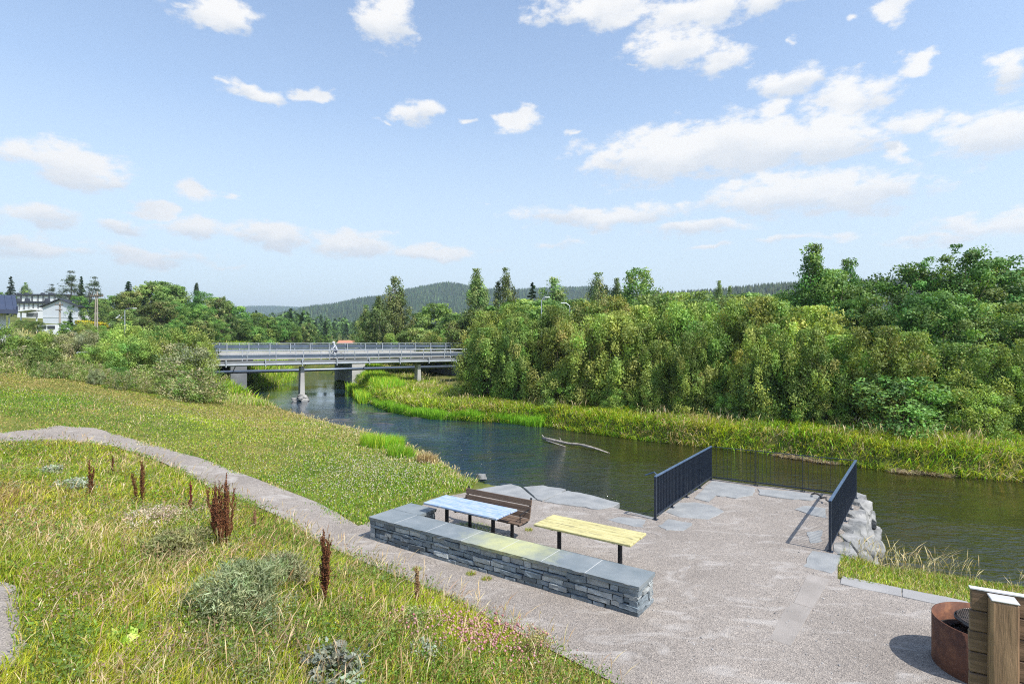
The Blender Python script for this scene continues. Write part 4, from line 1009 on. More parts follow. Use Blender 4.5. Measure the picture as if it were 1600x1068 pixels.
def spruce_proto(name, seed, h, rad, pal='spruce', dens=1.0, droop=.25, tiers=46, gap=0.0):
    rg = np.random.default_rng(seed); root = bpy.data.objects.new(name, None); link(root)
    mb = MB(); mb.tube([(0, 0, -.2), (0, 0, h * .5), (0, 0, h * .99)], [h * .02, h * .012, .015], 7); parts = []
    for i in range(tiers):
        t = (i + rg.uniform(0, .7)) / tiers; z = h * (.06 + .93 * t); rl = rad * (1.03 - t) ** .8 * rg.uniform(.85, 1.1)
        for b in range(int(7 * (1 - t * .45) * dens)):
            if rg.uniform() < gap: continue
            a = rg.uniform(0, 6.28); l = rl * rg.uniform(.6, 1.15); z = h * (.06 + .93 * min(.999, (i + rg.uniform(-.5, 1.2)) / tiers)); k = int(16 + 26 * (1 - t)); s = rg.uniform(.08, 1, k) ** .8
            wd = .28 * l * (1 - s * .75)
            px_ = s * l; py_ = rg.normal(0, 1, k) * wd * .5; pz = z - droop * l * s + .18 * l * s ** 2.5 - np.abs(rg.normal(0, .1, k)) * .5
            p = np.stack([px_ * np.cos(a) - py_ * np.sin(a), px_ * np.sin(a) + py_ * np.cos(a), pz], 1)
            d = np.stack([np.cos(a) + rg.normal(0, .5, k), np.sin(a) + rg.normal(0, .5, k), -.35 + rg.normal(0, .25, k)], 1)
            col = pick(PAL[pal], 1, rg, .2) * (1 + rg.normal(0, .18, (k, 1))).clip(.5, 1.6)
            parts.append(leaf_quads(p, d, .045 * h * rg.uniform(.6, 1.2, k), .016 * h, col, rg))
            if i % 3 == 0: mb.tube([(0, 0, z), (l * .8 * math.cos(a), l * .8 * math.sin(a), z - droop * l * .7)], [h * .004, .005], 4)
    V, Q, C_ = joinq(parts); mb.build('trunk', M['bark'], root, smooth=True); npmesh('crown', V, Q, col=C_, m=M['needle'], parent=root); root['ph'] = h; return root

TP = {}
for k in range(4): TP['willow%d' % k] = tree_proto('willow_tree', 10 + k, 6.0, 1.75, 'willow', 'olive' if k == 2 else 'willow', 125, 150, (.27, .27, .4), .16, .075, nst=5, r0=.08, up=.9, out=.35, lobes=.85, fill=.6, nb=24)
for k in range(3): TP['alder%d' % k] = tree_proto('alder_tree', 20 + k, 9.0, 2.9, 'round', 'alder' if k < 2 else 'fresh', 110, 150, (.5, .5, .32), .19, .125, r0=.13, z0=1.0, lobes=.4, fill=.55, nb=22, out=.6)
TP['tallalder'] = tree_proto('alder_tree', 27, 11.0, 3.0, 'willow', 'alder', 105, 145, (.46, .46, .34), .19, .12, r0=.14, z0=1.0, lobes=.6, fill=.5, nb=30)
TP['conealder'] = tree_proto('alder_tree', 28, 11.0, 2.6, 'cone', 'alder', 150, 110, (.40, .40, .30), .18, .115, r0=.14, z0=2.0, lobes=.5, fill=.5, nb=30, up=.3)
for k in range(3): TP['birch%d' % k] = tree_proto('birch_tree', 30 + k, 14.0, 2.9, 'birch', 'birch', 210, 60, (.4, .4, .62), .30, .16, bark='birchbark', r0=.17, z0=2.5, up=-.8, out=.3, lobes=.65, fill=.4, nb=24)
for k in range(3): TP['round%d' % k] = tree_proto('leafy_tree', 40 + k, 9.0, 3.4, 'round', ('alder', 'fresh', 'birch')[k], 120, 90, (.6, .6, .4), .34, .22, r0=.18, z0=.7, lobes=.4, fill=.6, nb=14)
TP['poplar'] = tree_proto('poplar_tree', 50, 14.0, 2.3, 'column', 'alder', 380, 22, (.35, .35, .5), .32, .2, r0=.18, z0=2.0, up=.8, lobes=.35, fill=.5, nb=20)
TP['thinpoplar'] = tree_proto('poplar_tree', 51, 14.0, 1.1, 'column', 'spruce', 200, 22, (.25, .25, .5), .36, .2, r0=.15, z0=1.5, up=1, lobes=.2, fill=.4, nb=8)
for k in range(2): TP['spruce%d' % k] = spruce_proto('spruce_tree', 60 + k, 14.0, 3.0, dens=1.0 + .2 * k)
TP['pine'] = tree_proto('pine_tree', 64, 13.0, 3.3, 'birch', 'pine', 100, 60, (.65, .65, .3), .36, .10, r0=.16, z0=2.0, lobes=.8, fill=.35, nb=30, leafm='needle')
for k in range(3): TP['shrub%d' % k] = tree_proto('willow_shrub', 70 + k, 3.0, 1.6, 'dome', ('willow', 'willow', 'grey')[k], 80, 110, (.25, .25, .24), .13, .062, nst=5, r0=.045, z0=.15, up=.7, out=.5, lobes=.35, fill=.5, nb=16)
TP['freshshrub'] = tree_proto('alder_shrub', 75, 3.0, 1.6, 'dome', 'fresh', 130, 50, (.25, .25, .22), .14, .08, nst=4, r0=.045, z0=.15, lobes=.4, fill=.5, nb=16)
for k in range(2): TP['weed%d' % k] = tree_proto('meadowsweet_plant', 80 + k, 1.5, .8, 'dome', 'weed', 130, 18, (.1, .1, .16), .09, .04, nst=6, r0=.015, z0=.1, up=.8, lobes=.4, fill=.3, nb=14)
USED = set(); TREES = []
def put(key, px, D, top=None, hh=None, wide=1.0, label=None, cat='tree', group=None, dz=0.0, xy=None):
    pr = TP[key]; x, y = XD(px, D) if xy is None else xy; z = H1(x, y) + dz
    h = hh if hh is not None else max(1.0, topz(top, D) - z); s = h / pr['ph']
    if key in USED: o = copy_tree(pr)
    else: o = pr; USED.add(key)
    o.location = (x, y, z - .03); o.rotation_euler = (0, 0, random.uniform(0, 6.28)); sw = s * wide * random.uniform(.93, 1.07)
    o.scale = (sw, sw, s); tag(o, label, cat, group); TREES.append((o, px, label)); return o
ORD = ['first', 'second', 'third', 'fourth', 'fifth', 'sixth', 'seventh', 'eighth', 'ninth', 'tenth', 'eleventh', 'twelfth', 'thirteenth', 'fourteenth', 'fifteenth', 'sixteenth', 'seventeenth', 'eighteenth', 'nineteenth', 'twentieth',
       'twenty-first', 'twenty-second', 'twenty-third', 'twenty-fourth', 'twenty-fifth', 'twenty-sixth', 'twenty-seventh', 'twenty-eighth', 'twenty-ninth', 'thirtieth', 'thirty-first', 'thirty-second', 'thirty-third', 'thirty-fourth', 'thirty-fifth']
def interp(px, tab): return float(np.interp(px, [a for a, b in tab], [b for a, b in tab]))
def bankD(px):
    k = (px - 800) / FP
    for i in range(len(far_bank) - 1):
        a, b = np.array(far_bank[i]), np.array(far_bank[i + 1]); fa, fb = a[0] - k * a[1], b[0] - k * b[1]
        if fa * fb <= 0: return a[1] + (b[1] - a[1]) * fa / (fa - fb)
    return 20.
def row(px0, px1, step, Df, tab, keys, text, group, jit=.5, wide=(.9, 1.2), tj=8, cat='tree', Dj=1.0):
    i = 0; px = px0
    while px < px1:
        p_ = px + random.uniform(-jit, jit) * step; D = Df(p_) + random.uniform(-Dj, Dj)
        put(random.choice(keys), p_, D, interp(p_, tab) + random.uniform(-tj, tj), wide=random.uniform(*wide), label=text % ORD[min(i, 34)], group=group, cat=cat); i += 1
        px += step * (1 + random.uniform(-.1, .1))
W4 = ['willow0', 'willow1', 'willow2', 'willow3']
random.seed(11)
row(764, 1320, 38, lambda p: bankD(p) + 4.2, [(735,520),(800,505),(900,505),(1000,520),(1100,505),(1200,530),(1320,530)], W4, '%s olive willow from the left in the front row across the river', 'front row of riverside willows', tj=26, wide=(.7, 1.2), Dj=1.2)
row(1335, 1760, 55, lambda p: bankD(p) + 4.6, [(1300,540),(1350,510),(1400,530),(1500,540),(1600,520),(1800,500)], ['willow1', 'alder0', 'willow3', 'alder2', 'alder1'], '%s broad bush from the left in the front row behind the railed quay', 'front row of right hand riverside bushes', tj=18, wide=(.95, 1.25), Dj=.7)
row(762, 1330, 42, lambda p: bankD(p) + 7.5, [(735,500),(800,488),(900,480),(1000,480),(1100,474),(1180,468),(1250,480),(1330,495)], W4, '%s olive willow from the left in the second row across the river', 'second row of riverside willows', tj=13, wide=(.75, 1.15))
row(1345, 1800, 62, lambda p: bankD(p) + 8.5, [(1300,470),(1400,470),(1500,450),(1600,470),(1800,480)], ['alder0', 'alder1', 'willow1', 'alder2'], '%s leafy tree from the left in the second row behind the railed quay', 'second row of right hand trees', tj=16, wide=(.85, 1.1))
row(745, 1260, 52, lambda p: bankD(p) + 14, [(735,492),(800,476),(900,468),(1000,466),(1100,462),(1200,462)], ['round0', 'willow1', 'round1', 'alder2', 'willow2'], '%s crown from the left poking up behind the riverside willows', 'third row of trees beyond the willows', tj=8)
row(1255, 1800, 62, lambda p: bankD(p) + 14, [(1240,440),(1300,428),(1350,432),(1430,415),(1500,410),(1600,430),(1800,430)], ['alder0', 'alder1', 'tallalder', 'alder2'], '%s tall leafy crown from the left in the back row at right', 'back row of right hand trees', tj=9, wide=(.85, 1.1))
put('conealder', 1272, 38, 378, label='pointed alder standing highest left of the right hand wood', wide=.85)
put('conealder', 1325, 40, 401, label='smaller pointed alder just right of the highest one', wide=.75)
put('tallalder', 1440, 36, 402, label='airy alder crown left of the tallest tree at the right', wide=.9)
put('tallalder', 1502, 35, 379, label='tallest tree on the right, airy crown against the sky', wide=1.0)
put('alder1', 1560, 36, 400, label='dense leafy tree right of the tallest tree', wide=.9)
put('alder0', 1640, 34, 432, label='leafy tree cut by the right edge below the hilltop house', wide=1.)
put('shrub2', 6, 37.5, 512, wide=.9, label='grey green shrub right in front of the dark roofed house at the left edge', cat='shrub')
put('shrub0', -12, 36, 500, wide=.9, label='olive shrub cut by the left edge below the dark roofed house', cat='shrub')
put('shrub2', 30, 38.5, 522, wide=.8, label='grey green shrub at the right corner of the dark roofed house', cat='shrub')
for px, dd, top, wd, key, lb in ((1200, 3.0, 590, 1.2, 'freshshrub', 'bright low alder shrub in front of the willows, behind the quay corner'), (1400, 3.0, 585, 1.3, 'freshshrub', 'largest fresh green shrub low on the far bank at right'),
                             (1295, 3.2, 610, 1.0, 'shrub1', 'low olive shrub between the two fresh green shrubs'), (880, 3.0, 575, 1.1, 'shrub1', 'low shrub at the foot of the willows above the driftwood'), (960, 3.0, 600, 1.0, 'shrub0', 'low olive shrub right of the driftwood on the far bank'), (1080, 3.2, 596, 1.2, 'shrub1', 'low shrub below the middle of the willow row'),
                             (1530, 3.0, 600, 1.0, 'shrub0', 'low olive shrub at the far bank near the right edge'), (1015, 3.2, 590, .9, 'shrub1', 'small shrub beside a willow stem above the left railing'), (738, 5.0, 575, 1.1, 'shrub0', 'shrub at the right hand end of the bridges'), (1140, 3.0, 612, 1., 'shrub0', 'low shrub directly above the waterside railing')):
    put(key, px, bankD(px) + dd, top, wide=wd, label=lb, cat='shrub')
# behind the bridges and on the skyline, right of the river
for a in (('birch0', 618, 88, 431, 1.15, 'broad birch with drooping crown behind the middle of the bridge'), ('birch1', 592, 84, 462, 1.1, 'shorter birch touching the left side of the broad birch'), ('birch2', 572, 92, 476, 1.0, 'lowest of the three birches behind the bridge, leftmost'),
          ('birch1', 745, 78, 419, .8, 'slender birch with pale trunk standing above the right end of the bridge'), ('birch2', 790, 80, 418, .8, 'second slender birch, right of the pale trunked one'),
          ('spruce0', 832, 86, 438, .8, 'small dark spruce between birch and round crown on the skyline'), ('birch0', 866, 88, 432, 1.2, 'round topped birch right of the dark spruce'), ('birch2', 934, 84, 425, 1.0, 'loose tall birch left of the dark poplar on the skyline'),
          ('birch1', 963, 88, 434, .8, 'narrow birch squeezed beside the dark poplar'), ('poplar', 998, 84, 419, 1.05, 'dark dense poplar standing above the middle of the willows'), ('spruce1', 1098, 110, 452, .8, 'tiny dark spruce top above the willows'), ('birch1', 1123, 100, 438, .6, 'thin sparse tree top above the willows'),
          ('birch0', 1140, 104, 446, .6, 'thin sparse top right of the other thin one'), ('round1', 682, 100, 474, .9, 'bright green leafy tree right of the broad birch'), ('round0', 655, 112, 488, .9, 'leafy tree between the birch and the bright green tree'), ('round1', 708, 92, 490, 1.0, 'bright bush crown left of the pale trunked birch'),
          ('round2', 725, 72, 500, 1.0, 'green crown just above the right end of the bridge railing'), ('willow1', 700, 78, 515, 1.2, 'low willow behind the right end of the bridge'), ('round2', 650, 80, 512, 1.2, 'low leafy tree behind the bridge under the birches'), ('willow2', 672, 76, 518, 1.2, 'low olive willow above the bridge railing right of the birches'),
          ('round0', 590, 120, 500, 1.0, 'leafy tree left of the birches near the orange roof'), ('willow0', 610, 80, 520, 1.3, 'low willow crown under the broad birch'), ('round0', 812, 70, 468, 1.1, 'leafy crown below the dark spruce'), ('round1', 770, 72, 480, 1.2, 'bright crown below the two slender birches'),
          ('round1', 850, 68, 470, 1.2, 'bright crown beside the left street lamp'), ('round0', 905, 72, 468, 1.1, 'leafy crown right of the farther street lamp'), ('round2', 1040, 74, 458, 1.2, 'broad crown right of the dark poplar'), ('round0', 1085, 78, 456, 1.1, 'crown below the tiny spruce top'), ('round2', 1170, 80, 458, 1.2, 'low broad crown left of the right hand wood'), ('round1', 1215, 70, 462, 1.1, 'crown meeting the right hand wood')):
    put(a[0], a[1], a[2], a[3], wide=a[4], label=a[5])
# left hillside
random.seed(5)
for a in (('spruce0', 17, 175, 430, .9, 'lone spruce behind the upper terraced houses at far left'), ('birch2', 40, 185, 441, .9, 'bare looking tree right of the lone spruce'), ('pine', 111, 128, 422, .9, 'tallest pine above the pale gable house'), ('spruce1', 127, 130, 430, .7, 'narrow spruce between the two tall pines'), ('pine', 146, 126, 431, .9, 'ragged pine behind the double wooden pole'),
          ('pine', 80, 190, 443, .9, 'small ragged tree above the upper terraced houses'), ('round0', 122, 122, 462, .9, 'dark leafy tree at the right corner of the gable house'), ('spruce1', 201, 128, 438, 1.3, 'dark broad spruce on the hillside skyline'), ('thinpoplar', 307, 135, 442, .8, 'single thin dark poplar above the hillside woods'), ('round1', 250, 118, 440, 1.0, 'large round bright tree on the hillside skyline'),
          ('birch0', 350, 118, 462, .7, 'slim birch standing out of the hillside woods'), ('spruce0', 445, 160, 485, .7, 'small dark spruce at the right foot of the hillside woods'), ('spruce1', 226, 98, 462, 1.4, 'dark conifer in the middle of the hillside woods'), ('spruce1', 110, 82, 486, 1.0, 'dark conifer right of the slim pale pole')):
    put(a[0], a[1], a[2], a[3], wide=a[4], label=a[5])
RN = ['round0', 'round1', 'round2', 'alder0', 'round0']
row(165, 512, 24, lambda p: 118 + max(0, p - 360) * .25, [(160,462),(200,452),(240,448),(280,452),(330,462),(360,476),(400,482),(430,492),(470,503),(545,528)], RN, '%s tree from the left along the skyline of the hillside woods', 'top row of the hillside woods', tj=6, wide=(.8, 1.1), Dj=6)
row(190, 505, 27, lambda p: 92 + max(0, p - 330) * .35, [(150,490),(200,478),(260,470),(330,482),(400,497),(450,508),(520,530)], RN, '%s tree from the left in the middle of the hillside woods', 'middle row of the hillside woods', tj=7, wide=(.8, 1.15), Dj=4)
row(205, 500, 30, lambda p: 76 + max(0, p - 300) * .45, [(150,505),(200,495),(260,492),(330,500),(400,508),(450,518),(520,533)], ['round0', 'alder1', 'round2'], '%s tree from the left in the lowest row of the hillside woods', 'lowest row of the hillside woods', tj=6, wide=(.9, 1.2), Dj=3)
row(160, 338, 28, lambda p: 45.5 - (p - 160) / 190 * 2, [(130,520),(160,508),(200,503),(260,505),(300,515),(350,565)], ['shrub0', 'shrub1', 'shrub0', 'willow1'], '%s olive bush from the left in the dense bank left of the bridge', 'dense bushes left of the bridge', tj=5, wide=(.8, 1.0), cat='bush')
row(150, 335, 33, lambda p: 41 - (p - 150) / 195 * 2, [(130,545),(180,530),(260,530),(320,550),(350,590)], ['shrub0', 'shrub2', 'shrub1'], '%s low bush from the left in front of the dense bank by the bridge', 'low bushes left of the bridge', tj=8, wide=(.8, 1.1), cat='bush')
row(22, 165, 22, lambda p: 44, [(0,520),(60,518),(100,520),(165,520)], ['shrub2', 'shrub0', 'freshshrub', 'shrub2'], '%s bush from the left between the dark roofed house and the double pole', 'bushes below the houses', tj=8, wide=(.7, .95), cat='bush')
row(35, 150, 30, lambda p: 70, [(0,505),(60,500),(100,503),(150,500)], ['freshshrub', 'round0', 'shrub0'], '%s hedge bush from the left just below the pale gable house', 'hedge bushes below the gable house', tj=4, wide=(.8, 1.0), cat='bush')
row(20, 345, 24, lambda p: 36.5, [(0,535),(60,542),(150,560),(250,570),(345,592)], ['weed0', 'weed1', 'weed0', 'freshshrub'], '%s tall meadow weed from the left along the upper edge of the lawn', 'weeds along the upper edge of the lawn', tj=12, wide=(1.0, 1.5), cat='wild plant')
row(15, 330, 27, lambda p: 34.5, [(0,572),(60,575),(150,582),(250,590),(345,606)], ['weed0', 'weed1'], '%s pale weed from the left in the low fringe where lawn meets shrubs', 'low weed fringe at the lawn edge', tj=8, wide=(1.0, 1.6), cat='wild plant')
put('shrub2', 150, 34, 590, wide=.8, label='dark green tuft of leaves alone at the top of the lawn', cat='shrub')
for a in (('round2', 330, 105, 500, 1.1, 'crown directly behind the left end of the bridge'), ('shrub1', 372, 62, 568, 1.1, 'bush beside the dark bridge pier on the left bank'), ('freshshrub', 535, 66, 592, 1.2, 'round green bush at the water under the bridge'), ('shrub0', 562, 64, 588, 1.2, 'dark bush under the bridge near the light pier')):
    put(a[0], a[1], a[2], a[3], wide=a[4], label=a[5], cat='shrub' if 'bush' in a[5] else 'tree')
for k in list(TP):
    if k not in USED:
        for ch in list(TP[k].children): bpy.data.objects.remove(ch)
        bpy.data.objects.remove(TP[k])

# distant wood, beyond counting
rg = np.random.default_rng(77); n_ = 5200
x = rg.uniform(-1, 1, n_); y = 150 * (9 ** rg.uniform(0, 1, n_)); x = x * y * 1.0
k = (river_sd(x, y)[0] > 6) & ~((np.abs(x / y * FP + 800 - 541) < 27) & (y < 268)) & ~((x < -.42 * y) & (y < 230) & (x > -1.0 * y)) & (y > 150); x, y = x[k], y[k]; n_ = len(x); z = H(x, y)
hh_ = rg.uniform(6, 12, n_) * np.where(y < 300, .75, 1); parts = []
nl = 70; idx = np.repeat(np.arange(n_), nl); t = rg.uniform(0, 1, len(idx)) ** .8; con = (rg.uniform(0, 1, n_) < .35)[idx]
r_ = np.where(con, .22 * (1.03 - t), .36 * np.sqrt(np.clip(1 - (2 * t - .9) ** 2 * .95, .03, 1))) * rg.uniform(.5, 1.05, len(idx)); a = rg.uniform(0, 6.28, len(idx))
p = np.stack([x[idx] + r_ * hh_[idx] * np.cos(a), y[idx] + r_ * hh_[idx] * np.sin(a), z[idx] + hh_[idx] * (.05 + .95 * t)], 1)
d = np.stack([np.cos(a), np.sin(a), rg.normal(0, .8, len(idx))], 1)
cb = np.where(con[:, None], np.array([[.045, .08, .03]]), np.array([[.11, .18, .05]])) * (1 + rg.normal(0, .2, n_)).clip(.5, 1.5)[idx, None] * (1 + rg.normal(0, .15, (len(idx), 1))).clip(.5, 1.5)
V, Q, C_ = leaf_quads(p, d, .16 * hh_[idx], .1 * hh_[idx], cb, rg)
tag(npmesh('distant_wood', V, Q, col=C_, m=M['needle']), 'mixed woodland filling the valley far behind the bridge', 'wood', kind='stuff')

# ------------------------------------------------------------------ hills
def hill(name, ridge, D, depth, forest, seed, base=2.0, ntree=9000, th=13., tint=1.0):
    px_ = np.array([a for a, b in ridge], float); pz = np.array([topz(b, D) for a, b in ridge]) - th * .6
    ns, ntt = 220, 70; s = np.linspace(px_[0], px_[-1], ns); t = np.linspace(0, 2, ntt); S, T = np.meshgrid(s, t)
    def hf(S, T):
        X = (S - 800) / FP * D * 1.0; Y = D - depth * (1 - T)
        zr_ = np.interp(S, px_, pz); k = np.where(T <= 1, np.sin(T * np.pi / 2) ** 1.3, np.cos((T - 1) * np.pi / 2))
        Z = base - 6 + (zr_ - base + 6) * k; Z = Z + (n2(X / D * 900, Y / D * 900, .02, seed) * .06 + n2(X / D * 900, Y / D * 900, .07, seed + 1) * .025) * (zr_ - base) * np.minimum(1, np.abs(T - 1) * 3) * np.where(k > .02, 1, 0)
        return X, Y, Z
    X, Y, Z = hf(S, T); ii = np.arange(ns * ntt).reshape(ntt, ns); q_ = np.stack([ii[:-1, :-1], ii[:-1, 1:], ii[1:, 1:], ii[1:, :-1]], -1).reshape(-1, 4)
    tag(npmesh(name, np.stack([X, Y, Z], -1), q_, m=M['hill'], smooth=True), kind='structure')
    rg = np.random.default_rng(seed); S = rg.uniform(px_[0], px_[-1], ntree); T = rg.uniform(.05, 1.06, ntree) ** .8; x, y, z = hf(S, T)
    h = th * rg.uniform(.65, 1.25, ntree); r_ = h * rg.uniform(.14, .24, ntree); n5 = 5; ang_ = np.arange(n5) * 2 * np.pi / n5
    ba = np.stack([x[:, None] + r_[:, None] * np.cos(ang_ + x[:, None]), y[:, None] + r_[:, None] * np.sin(ang_ + x[:, None]), np.repeat((z + h * .02)[:, None], n5, 1)], -1)
    V = np.concatenate([ba, np.stack([x, y, z + h], -1)[:, None]], 1).reshape(-1, 3); b_ = (np.arange(ntree) * 6)[:, None]
    tr = np.stack([np.stack([b_[:, 0] + i, b_[:, 0] + (i + 1) % n5, b_[:, 0] + 5], 1) for i in range(n5)], 1).reshape(-1, 3)
    c = pick(forest, ntree, rg, .25) * tint; c = c * (1 + .25 * n2(x / D * 900, y / D * 900, .05, seed + 9))[:, None]
    tag(npmesh(name.replace('hills', 'hill_forest'), V, tris=tr, col=np.repeat(c, 6, 0), m=M['needle']), {'far_hills': 'blue hazy forest on the farthest low ridge', 'hills': 'dark spruce forest covering the hill behind the bridge', 'side_hills': 'dark forest line on the low ridge behind the right hand trees'}[name], 'forest', kind='stuff')
FOR = [(.03, .055, .022), (.045, .075, .03), (.07, .10, .035), (.025, .045, .02)]
hill('far_hills', [(330,490),(380,486),(415,480),(440,479),(480,481),(525,478),(560,482),(620,490),(700,495)], 3400, 1300, FOR, 1, ntree=14000, th=11)
hill('hills', [(400,512),(470,503),(510,492),(545,482),(580,472),(640,463),(670,455),(690,450),(720,449),(750,455),(790,458),(850,456),(905,452),(930,459),(1000,468),(1080,480)], 1700, 900, FOR, 2, ntree=26000, th=9.5)
hill('side_hills', [(820,490),(900,470),(940,464),(1000,463),(1080,458),(1130,454),(1180,448),(1240,446),(1320,446),(1400,440),(1500,432),(1580,430),(1680,428),(1800,430)], 800, 420, FOR, 3, ntree=13000, th=8)

# ------------------------------------------------------------------ grasses
def blades(x, y, h, w, lean, col, rg, wind=(.35, .2), z=None, droop=.25):
    n_ = len(x); z = H(x, y) if z is None else z; a = rg.uniform(0, 2 * np.pi, n_); b = rg.uniform(0, 2 * np.pi, n_)
    ld = np.stack([np.cos(b) + wind[0], np.sin(b) + wind[1], np.zeros(n_)], 1) * (lean * h)[:, None]; s = np.stack([np.cos(a), np.sin(a), np.zeros(n_)], 1) * (w / 2)[:, None]
    B = np.stack([x, y, z - .015], 1); m_ = B + ld * .35 + np.stack([0 * h, 0 * h, .58 * h], 1); t_ = B + ld + np.stack([0 * h, 0 * h, h * (1 - droop * lean)], 1)
    V = np.stack([B - s, B + s, m_ + s * .8, m_ - s * .8, t_], 1).reshape(-1, 3); o = (np.arange(n_) * 5)[:, None]
    return V, o + np.array([[0, 1, 2, 3]]), o + np.array([[3, 2, 4]]), np.repeat(col, 5, 0)
def stalks(x, y, h, rg, col, hw=.012, z=None, lean=.25):
    n_ = len(x); z = H(x, y) if z is None else z; b = rg.uniform(0, 6.28, n_); a = rg.uniform(0, 3.14, n_)
    ld = np.stack([np.cos(b) + .5, np.sin(b) + .2, np.zeros(n_)], 1) * (lean * h * rg.uniform(.3, 1.4, n_))[:, None]; s = np.stack([np.cos(a), np.sin(a), np.zeros(n_)], 1)
    Z = lambda k: np.stack([0 * h, 0 * h, h * k], 1); B = np.stack([x, y, z - .01], 1)
    p1 = B + ld * .3 + Z(.62); p2 = B + ld * .62 + Z(.84); t_ = B + ld + Z(.98); hw = np.asarray(hw) * np.ones(n_); st = (hw * .22)[:, None] * s; hd = hw[:, None] * s
    V = np.stack([B - st, B + st, p1 + st, p1 - st, p2 + hd, p2 - hd, t_], 1).reshape(-1, 3); o = (np.arange(n_) * 7)[:, None]
    return V, np.concatenate([o + np.array([[0, 1, 2, 3]]), o + np.array([[3, 2, 4, 5]])]), o + np.array([[5, 4, 6]]), np.repeat(col, 7, 0)
def octs(p, r, col):
    n_ = len(p); d = np.array([[1, 0, 0], [0, 1, 0], [-1, 0, 0], [0, -1, 0], [0, 0, 1], [0, 0, -1]], float); V = (p[:, None] + d[None] * np.asarray(r).reshape(-1, 1, 1)).reshape(-1, 3); o = (np.arange(n_) * 6)[:, None]
    f = [[0, 1, 4], [1, 2, 4], [2, 3, 4], [3, 0, 4], [1, 0, 5], [2, 1, 5], [3, 2, 5], [0, 3, 5]]
    return V, np.zeros((0, 4), int), np.concatenate([o + np.array([t_]) for t_ in f]), np.repeat(col, 6, 0)
def lq(p, d, L, W, col, rg):
    V, q_, c = leaf_quads(p, d, L, W, col, rg); return V, q_, np.zeros((0, 3), int), c
def grass_obj(name, parts, label, cat='grass', m='grass', kind='stuff'):
    V, Q, T, C_ = [], [], [], []; b = 0
    for v, q_, t_, c in parts: V.append(v); Q.append(q_ + b); T.append(t_ + b); C_.append(c); b += len(v)
    return tag(npmesh(name, np.concatenate(V), np.concatenate(Q), np.concatenate(T), np.concatenate(C_), M[m]), label, cat, kind=kind)
def sample(poly, n_, rg, D0=6., pw=1.6, mask=None, cone=.97):
    poly = np.array(poly); lo, hi = poly.min(0), poly.max(0); X, Y = [], []; tot = 0
    while tot < n_:
        x = rg.uniform(lo[0], hi[0], n_ * 3); y = rg.uniform(lo[1], hi[1], n_ * 3); D = np.hypot(x * .4, y)
        k = (rg.uniform(0, 1, len(x)) < np.minimum(1, (D0 / np.maximum(D, .1)) ** pw)) & (np.abs(x) < cone * y + 1.5); x, y = x[k], y[k]; k = inside(x, y, poly); x, y = x[k], y[k]
        if mask is not None and len(x): k = mask(x, y); x, y = x[k], y[k]
        X.append(x); Y.append(y); tot += len(x)
        if len(X) > 60: break
    return np.concatenate(X)[:n_], np.concatenate(Y)[:n_]
GR = dict(g=[(.28,.42,.03),(.36,.46,.04),(.21,.35,.03),(.42,.47,.05)], b=[(.48,.58,.04),(.58,.64,.06),(.40,.52,.035)], s=[(.66,.54,.30),(.74,.63,.40),(.56,.45,.24)], o=[(.46,.37,.13),(.54,.42,.18),(.38,.31,.10)], d=[(.13,.27,.03),(.17,.33,.035)], r=[(.28,.56,.035),(.34,.62,.05),(.23,.48,.03)])
def mixpal(x, y, rg, spec, s=.5, seed=0):
    """spec: list of (palette, weight base, weight swing, noise seed)"""
    n_ = len(x); Wt = np.stack([np.clip(b + sw * n2(x, y, s, seed + i * 7), .01, None) for i, (k, b, sw) in enumerate(spec)], 1); Wt /= Wt.sum(1, keepdims=True)
    c = (rg.uniform(0, 1, (n_, 1)) > np.cumsum(Wt, 1)).sum(1).clip(0, len(spec) - 1); col = np.zeros((n_, 3))
    for i, (k, b, sw) in enumerate(spec):
        q_ = c == i; col[q_] = pick(GR[k], q_.sum(), rg, .15)
    return col, c
rg = np.random.default_rng(101)
# gravel patch bottom left
gp = [ground_at(a, b)[:2] for a, b in ((-190, 903), (-60, 905), (2, 910), (33, 921), (28, 950), (36, 985), (46, 1010), (22, 1045), (-30, 1066), (-220, 1066))]
vs, fs = cdt(gp, .3, .03); tag(npmesh('gravel_patch', vs, tris=fs, m=M['gravel'], smooth=True), kind='structure'); GPA = np.array(gp)
MN = np.array([(1.7, 6.6)] + path_low[1:] + [(-30, 19), (-30, 2), (3.0, 2.5), (2.2, 5)])
def mnm(x, y):
    d, _ = seg_dist(x, y, GPA); i = inside(x, y, GPA); e, _ = seg_dist(x, y, MN)
    return (~i | ((d < .12) & (rg.uniform(0, 1, len(x)) < .3))) & (e > .02)
x, y = sample(MN, 210000, rg, 5.5, 1.55, mnm); D = y; e, _ = seg_dist(x, y, MN); ef = np.clip(e / .5, .35, 1)
hn = 1 + .45 * n2(x, y, 1.1, 5); col, c = mixpal(x, y, rg, [('g', .45, .9), ('b', .5, 1.1), ('s', .10, .4), ('o', .22, .7), ('d', .2, .7)], .75, 40)
h = rg.uniform(.07, .27, len(x)) * hn.clip(.4, 1.6) * ef * np.where(c == 2, 1.25, 1)
parts = [blades(x, y, h, (.0045 + .0009 * D) * rg.uniform(.7, 1.5, len(x)), rg.uniform(.2, .95, len(x)), col, rg)]
x, y = sample(MN, 4600, rg, 6, 1.3, lambda x, y: mnm(x, y) & (rg.uniform(0, 1, len(x)) < (.16 + .5 * n2(x, y, .8, 9) + .6 * np.exp(-seg_dist(x, y, MN)[0] / .5) + .2 * (x > -3)).clip(.04, 1)))
parts.append(stalks(x, y, rg.uniform(.25, .55, len(x)), rg, pick(GR['s'] + [(.45,.32,.17)], len(x), rg, .2), hw=.0028 + .00045 * y, lean=.5))
